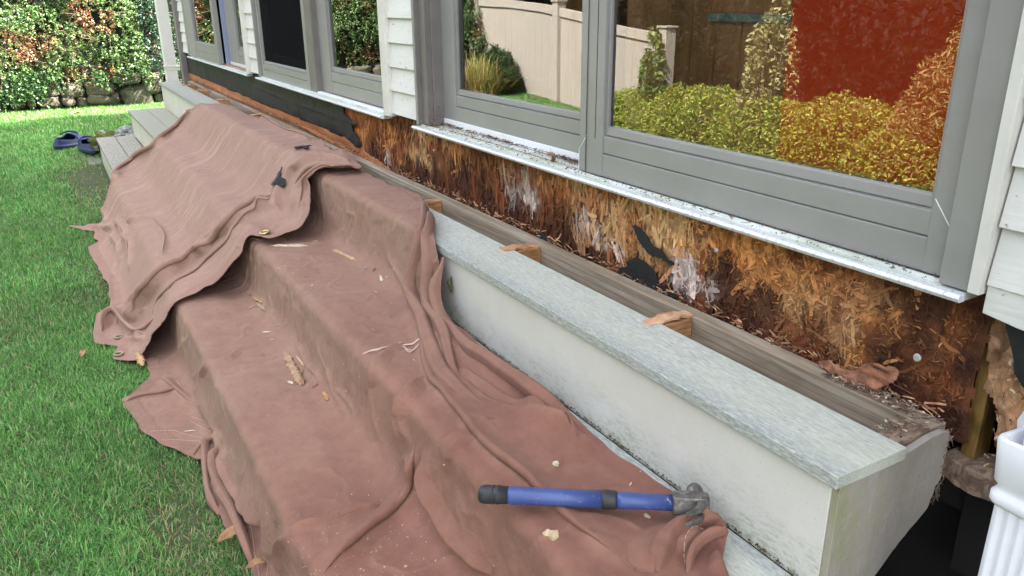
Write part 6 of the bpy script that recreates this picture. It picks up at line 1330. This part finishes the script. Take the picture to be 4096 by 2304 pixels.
# ================================================================= GRASS
def grass(name, n, region, hgt, wid, seed, segs, label=None):
    r = np.random.default_rng(seed); x, y = region(r, n); s_ = x+.6
    inA = pip(s_, y, np.array(POLY_A))&(x < .24); inB = pip(s_, y, np.array(pB))&(x < .24); cl = fbm(x*5, y*5, seed=501); patch = fbm(x*1.7+3, y*1.7, seed=502)
    bare = np.exp(-(((x-.16)/.14)**2+((y-6.2)/.9)**2))+.7*np.exp(-(((x-.14)/.1)**2+((y-3.9)/.35)**2))+.7*np.exp(-(((x-.10)/.09)**2+((y-1.75)/.25)**2)); bare2 = np.exp(-(((x-.22)/.06)**2)) *.6
    thin = (r.random(n) < .9*bare)|((r.random(n) < bare2)&(y > 4.9)&(y<7.2))|(r.random(n) < np.clip(-.45-patch, 0, 1)*1.2)
    k = ~(inA|inB)&~((x > .262)&(y < 6.96))&~thin&(y < 9.78+.05*cl); x, y, cl, patch, bare = x[k], y[k], cl[k], patch[k], bare[k]; n = len(x)
    a = r.uniform(0, 6.28, n)+.8*cl; L = hgt*r.uniform(.5, 1.35, n)*(1+.45*cl)*(1-.55*np.clip(bare, 0, 1)); lean = np.clip(r.normal(.62, .28, n), .05, 1.3)
    z = ground_z(x, y)-.003; b0 = np.stack([x, y, z], -1); d = np.stack([np.cos(a), np.sin(a), 0*a], -1); sd = np.stack([-np.sin(a), np.cos(a), 0*a], -1); w = (wid*r.uniform(.6, 1.3, n))[:, None]
    ts = np.linspace(0, 1, segs+1); nv = 2*segs+1; V = np.zeros((n, nv, 3))
    for j, t_ in enumerate(ts):
        c_ = b0+d*(L*lean*t_**1.7)[:, None]; c_[:, 2] += L*np.maximum(t_*(1-.42*lean*t_), .02)
        if j < segs: V[:, 2*j] = c_-sd*w*(1-.5*t_)*.5; V[:, 2*j+1] = c_+sd*w*(1-.5*t_)*.5
        else: V[:, 2*j] = c_
    b_ = np.arange(n)[:, None]*nv; Q = [b_+np.array([[2*j, 2*j+1, 2*j+3, 2*j+2]]) for j in range(segs-1)]; T = b_+np.array([[2*segs-2, 2*segs-1, 2*segs]])
    c = pal(n, [(.095,.28,.050), (.145,.36,.075), (.055,.18,.038), (.29,.48,.17)], [3, 3, 2, 1.6], r, .32)
    c = c*(1+.42*patch[:, None]+.15*cl[:, None]); dry = r.random(n) < .06+.16*np.clip(-patch-.1, 0, 1)+.45*bare; c[dry] = pal(dry.sum(), [(.40,.34,.18), (.30,.24,.12)], [1, 1], r)
    o = link(name, mesh_np(name, V.reshape(-1, 3), np.concatenate(Q) if Q else None, tris=T, col=np.repeat(c, nv, 0)), grass_m.m)
    return props(o, kind='stuff')
reg = lambda x0, x1, y0, y1: (lambda r, n: (r.uniform(x0, x1, n), r.uniform(y0, y1, n)))
grass('grass', 105000, reg(-.62, .24, 1.2, 3.2), .028, .0021, 1, 3)
grass('grass', 62000, reg(-.72, .30, 3.2, 5.4), .029, .0030, 2, 2)
grass('grass', 60000, reg(-.85, .60, 5.4, 8.2), .036, .0048, 3, 2)
grass('grass', 45000, reg(-1.0, 1.5, 8.2, 9.8), .045, .0065, 4, 2)
grass('grass', 75000, reg(-3.0, -.60, 1.0, 9.8), .036, .007, 5, 2)
for o in bpy.data.objects:
    if o.name.startswith('grass') and o.type == 'MESH': o['label'] = 'green lawn grass'
# dead leaves and chips on the lawn
def dead_leaf(label, x, y, z, L, W_, rot, seed, mat=dryleaf, curl=.35):
    n, m_ = 11, 5; V = []; r = random.Random(seed)
    for i in range(n):
        u = i/(n-1); w = W_*math.sin(math.pi*min(.97, u*.93+.04))**.8
        for j in range(m_):
            v = (j/(m_-1)-.5)*2; V.append((L*(u-.5), v*w/2*(1+.15*r.uniform(-1, 1)), curl*W_*abs(v)**1.5*.6+.12*L*math.sin(u*3)+.004))
    F = [(i*m_+j, (i+1)*m_+j, (i+1)*m_+j+1, i*m_+j+1) for i in range(n-1) for j in range(m_-1)]
    mb = MB(); mb.add(V, F); o = mb.build('dead_leaf', mat, None, 0, True); md = o.modifiers.new('thick', 'SOLIDIFY'); md.thickness = .0008
    o.location = (x, y, z); o.rotation_euler = (.1*r.uniform(-1, 1), .15*r.uniform(-1, 1), rot); return props(o, label, 'leaf', 'dead leaves on the lawn')
dead_leaf('curled tan leaf on the grass left of the grommet corner', -.046, 2.905, .005, .05, .022, 1.25, 1)
dead_leaf('large brown leaf under the cloth edge at the bottom of the lawn', .190, 1.62, .0, .075, .035, .4, 2)
dead_leaf('small brown leaf just below the large brown one by the cloth edge', .215, 1.49, .0, .05, .025, .2, 3)
dead_leaf('pinkish dry leaf far out on the lawn behind the clogs', .235, 9.3, .10, .12, .08, .6, 4, varied('pinkish_dry_leaf', (.5,.3,.2), (.6,.42,.3), 30, .7))
o = sliver(CB, (.722, 2.86), (.722, 2.72), .022, 'chunky tan wood chip between the grass and the cloth corner', (.60,.38,.18), seed=50, th=.008); o['group'] = 'wood splinters on the cloths'; o.location = (0, 0, .012)
print('verts total', sum(len(o.data.vertices) for o in bpy.data.objects if o.type == 'MESH'))
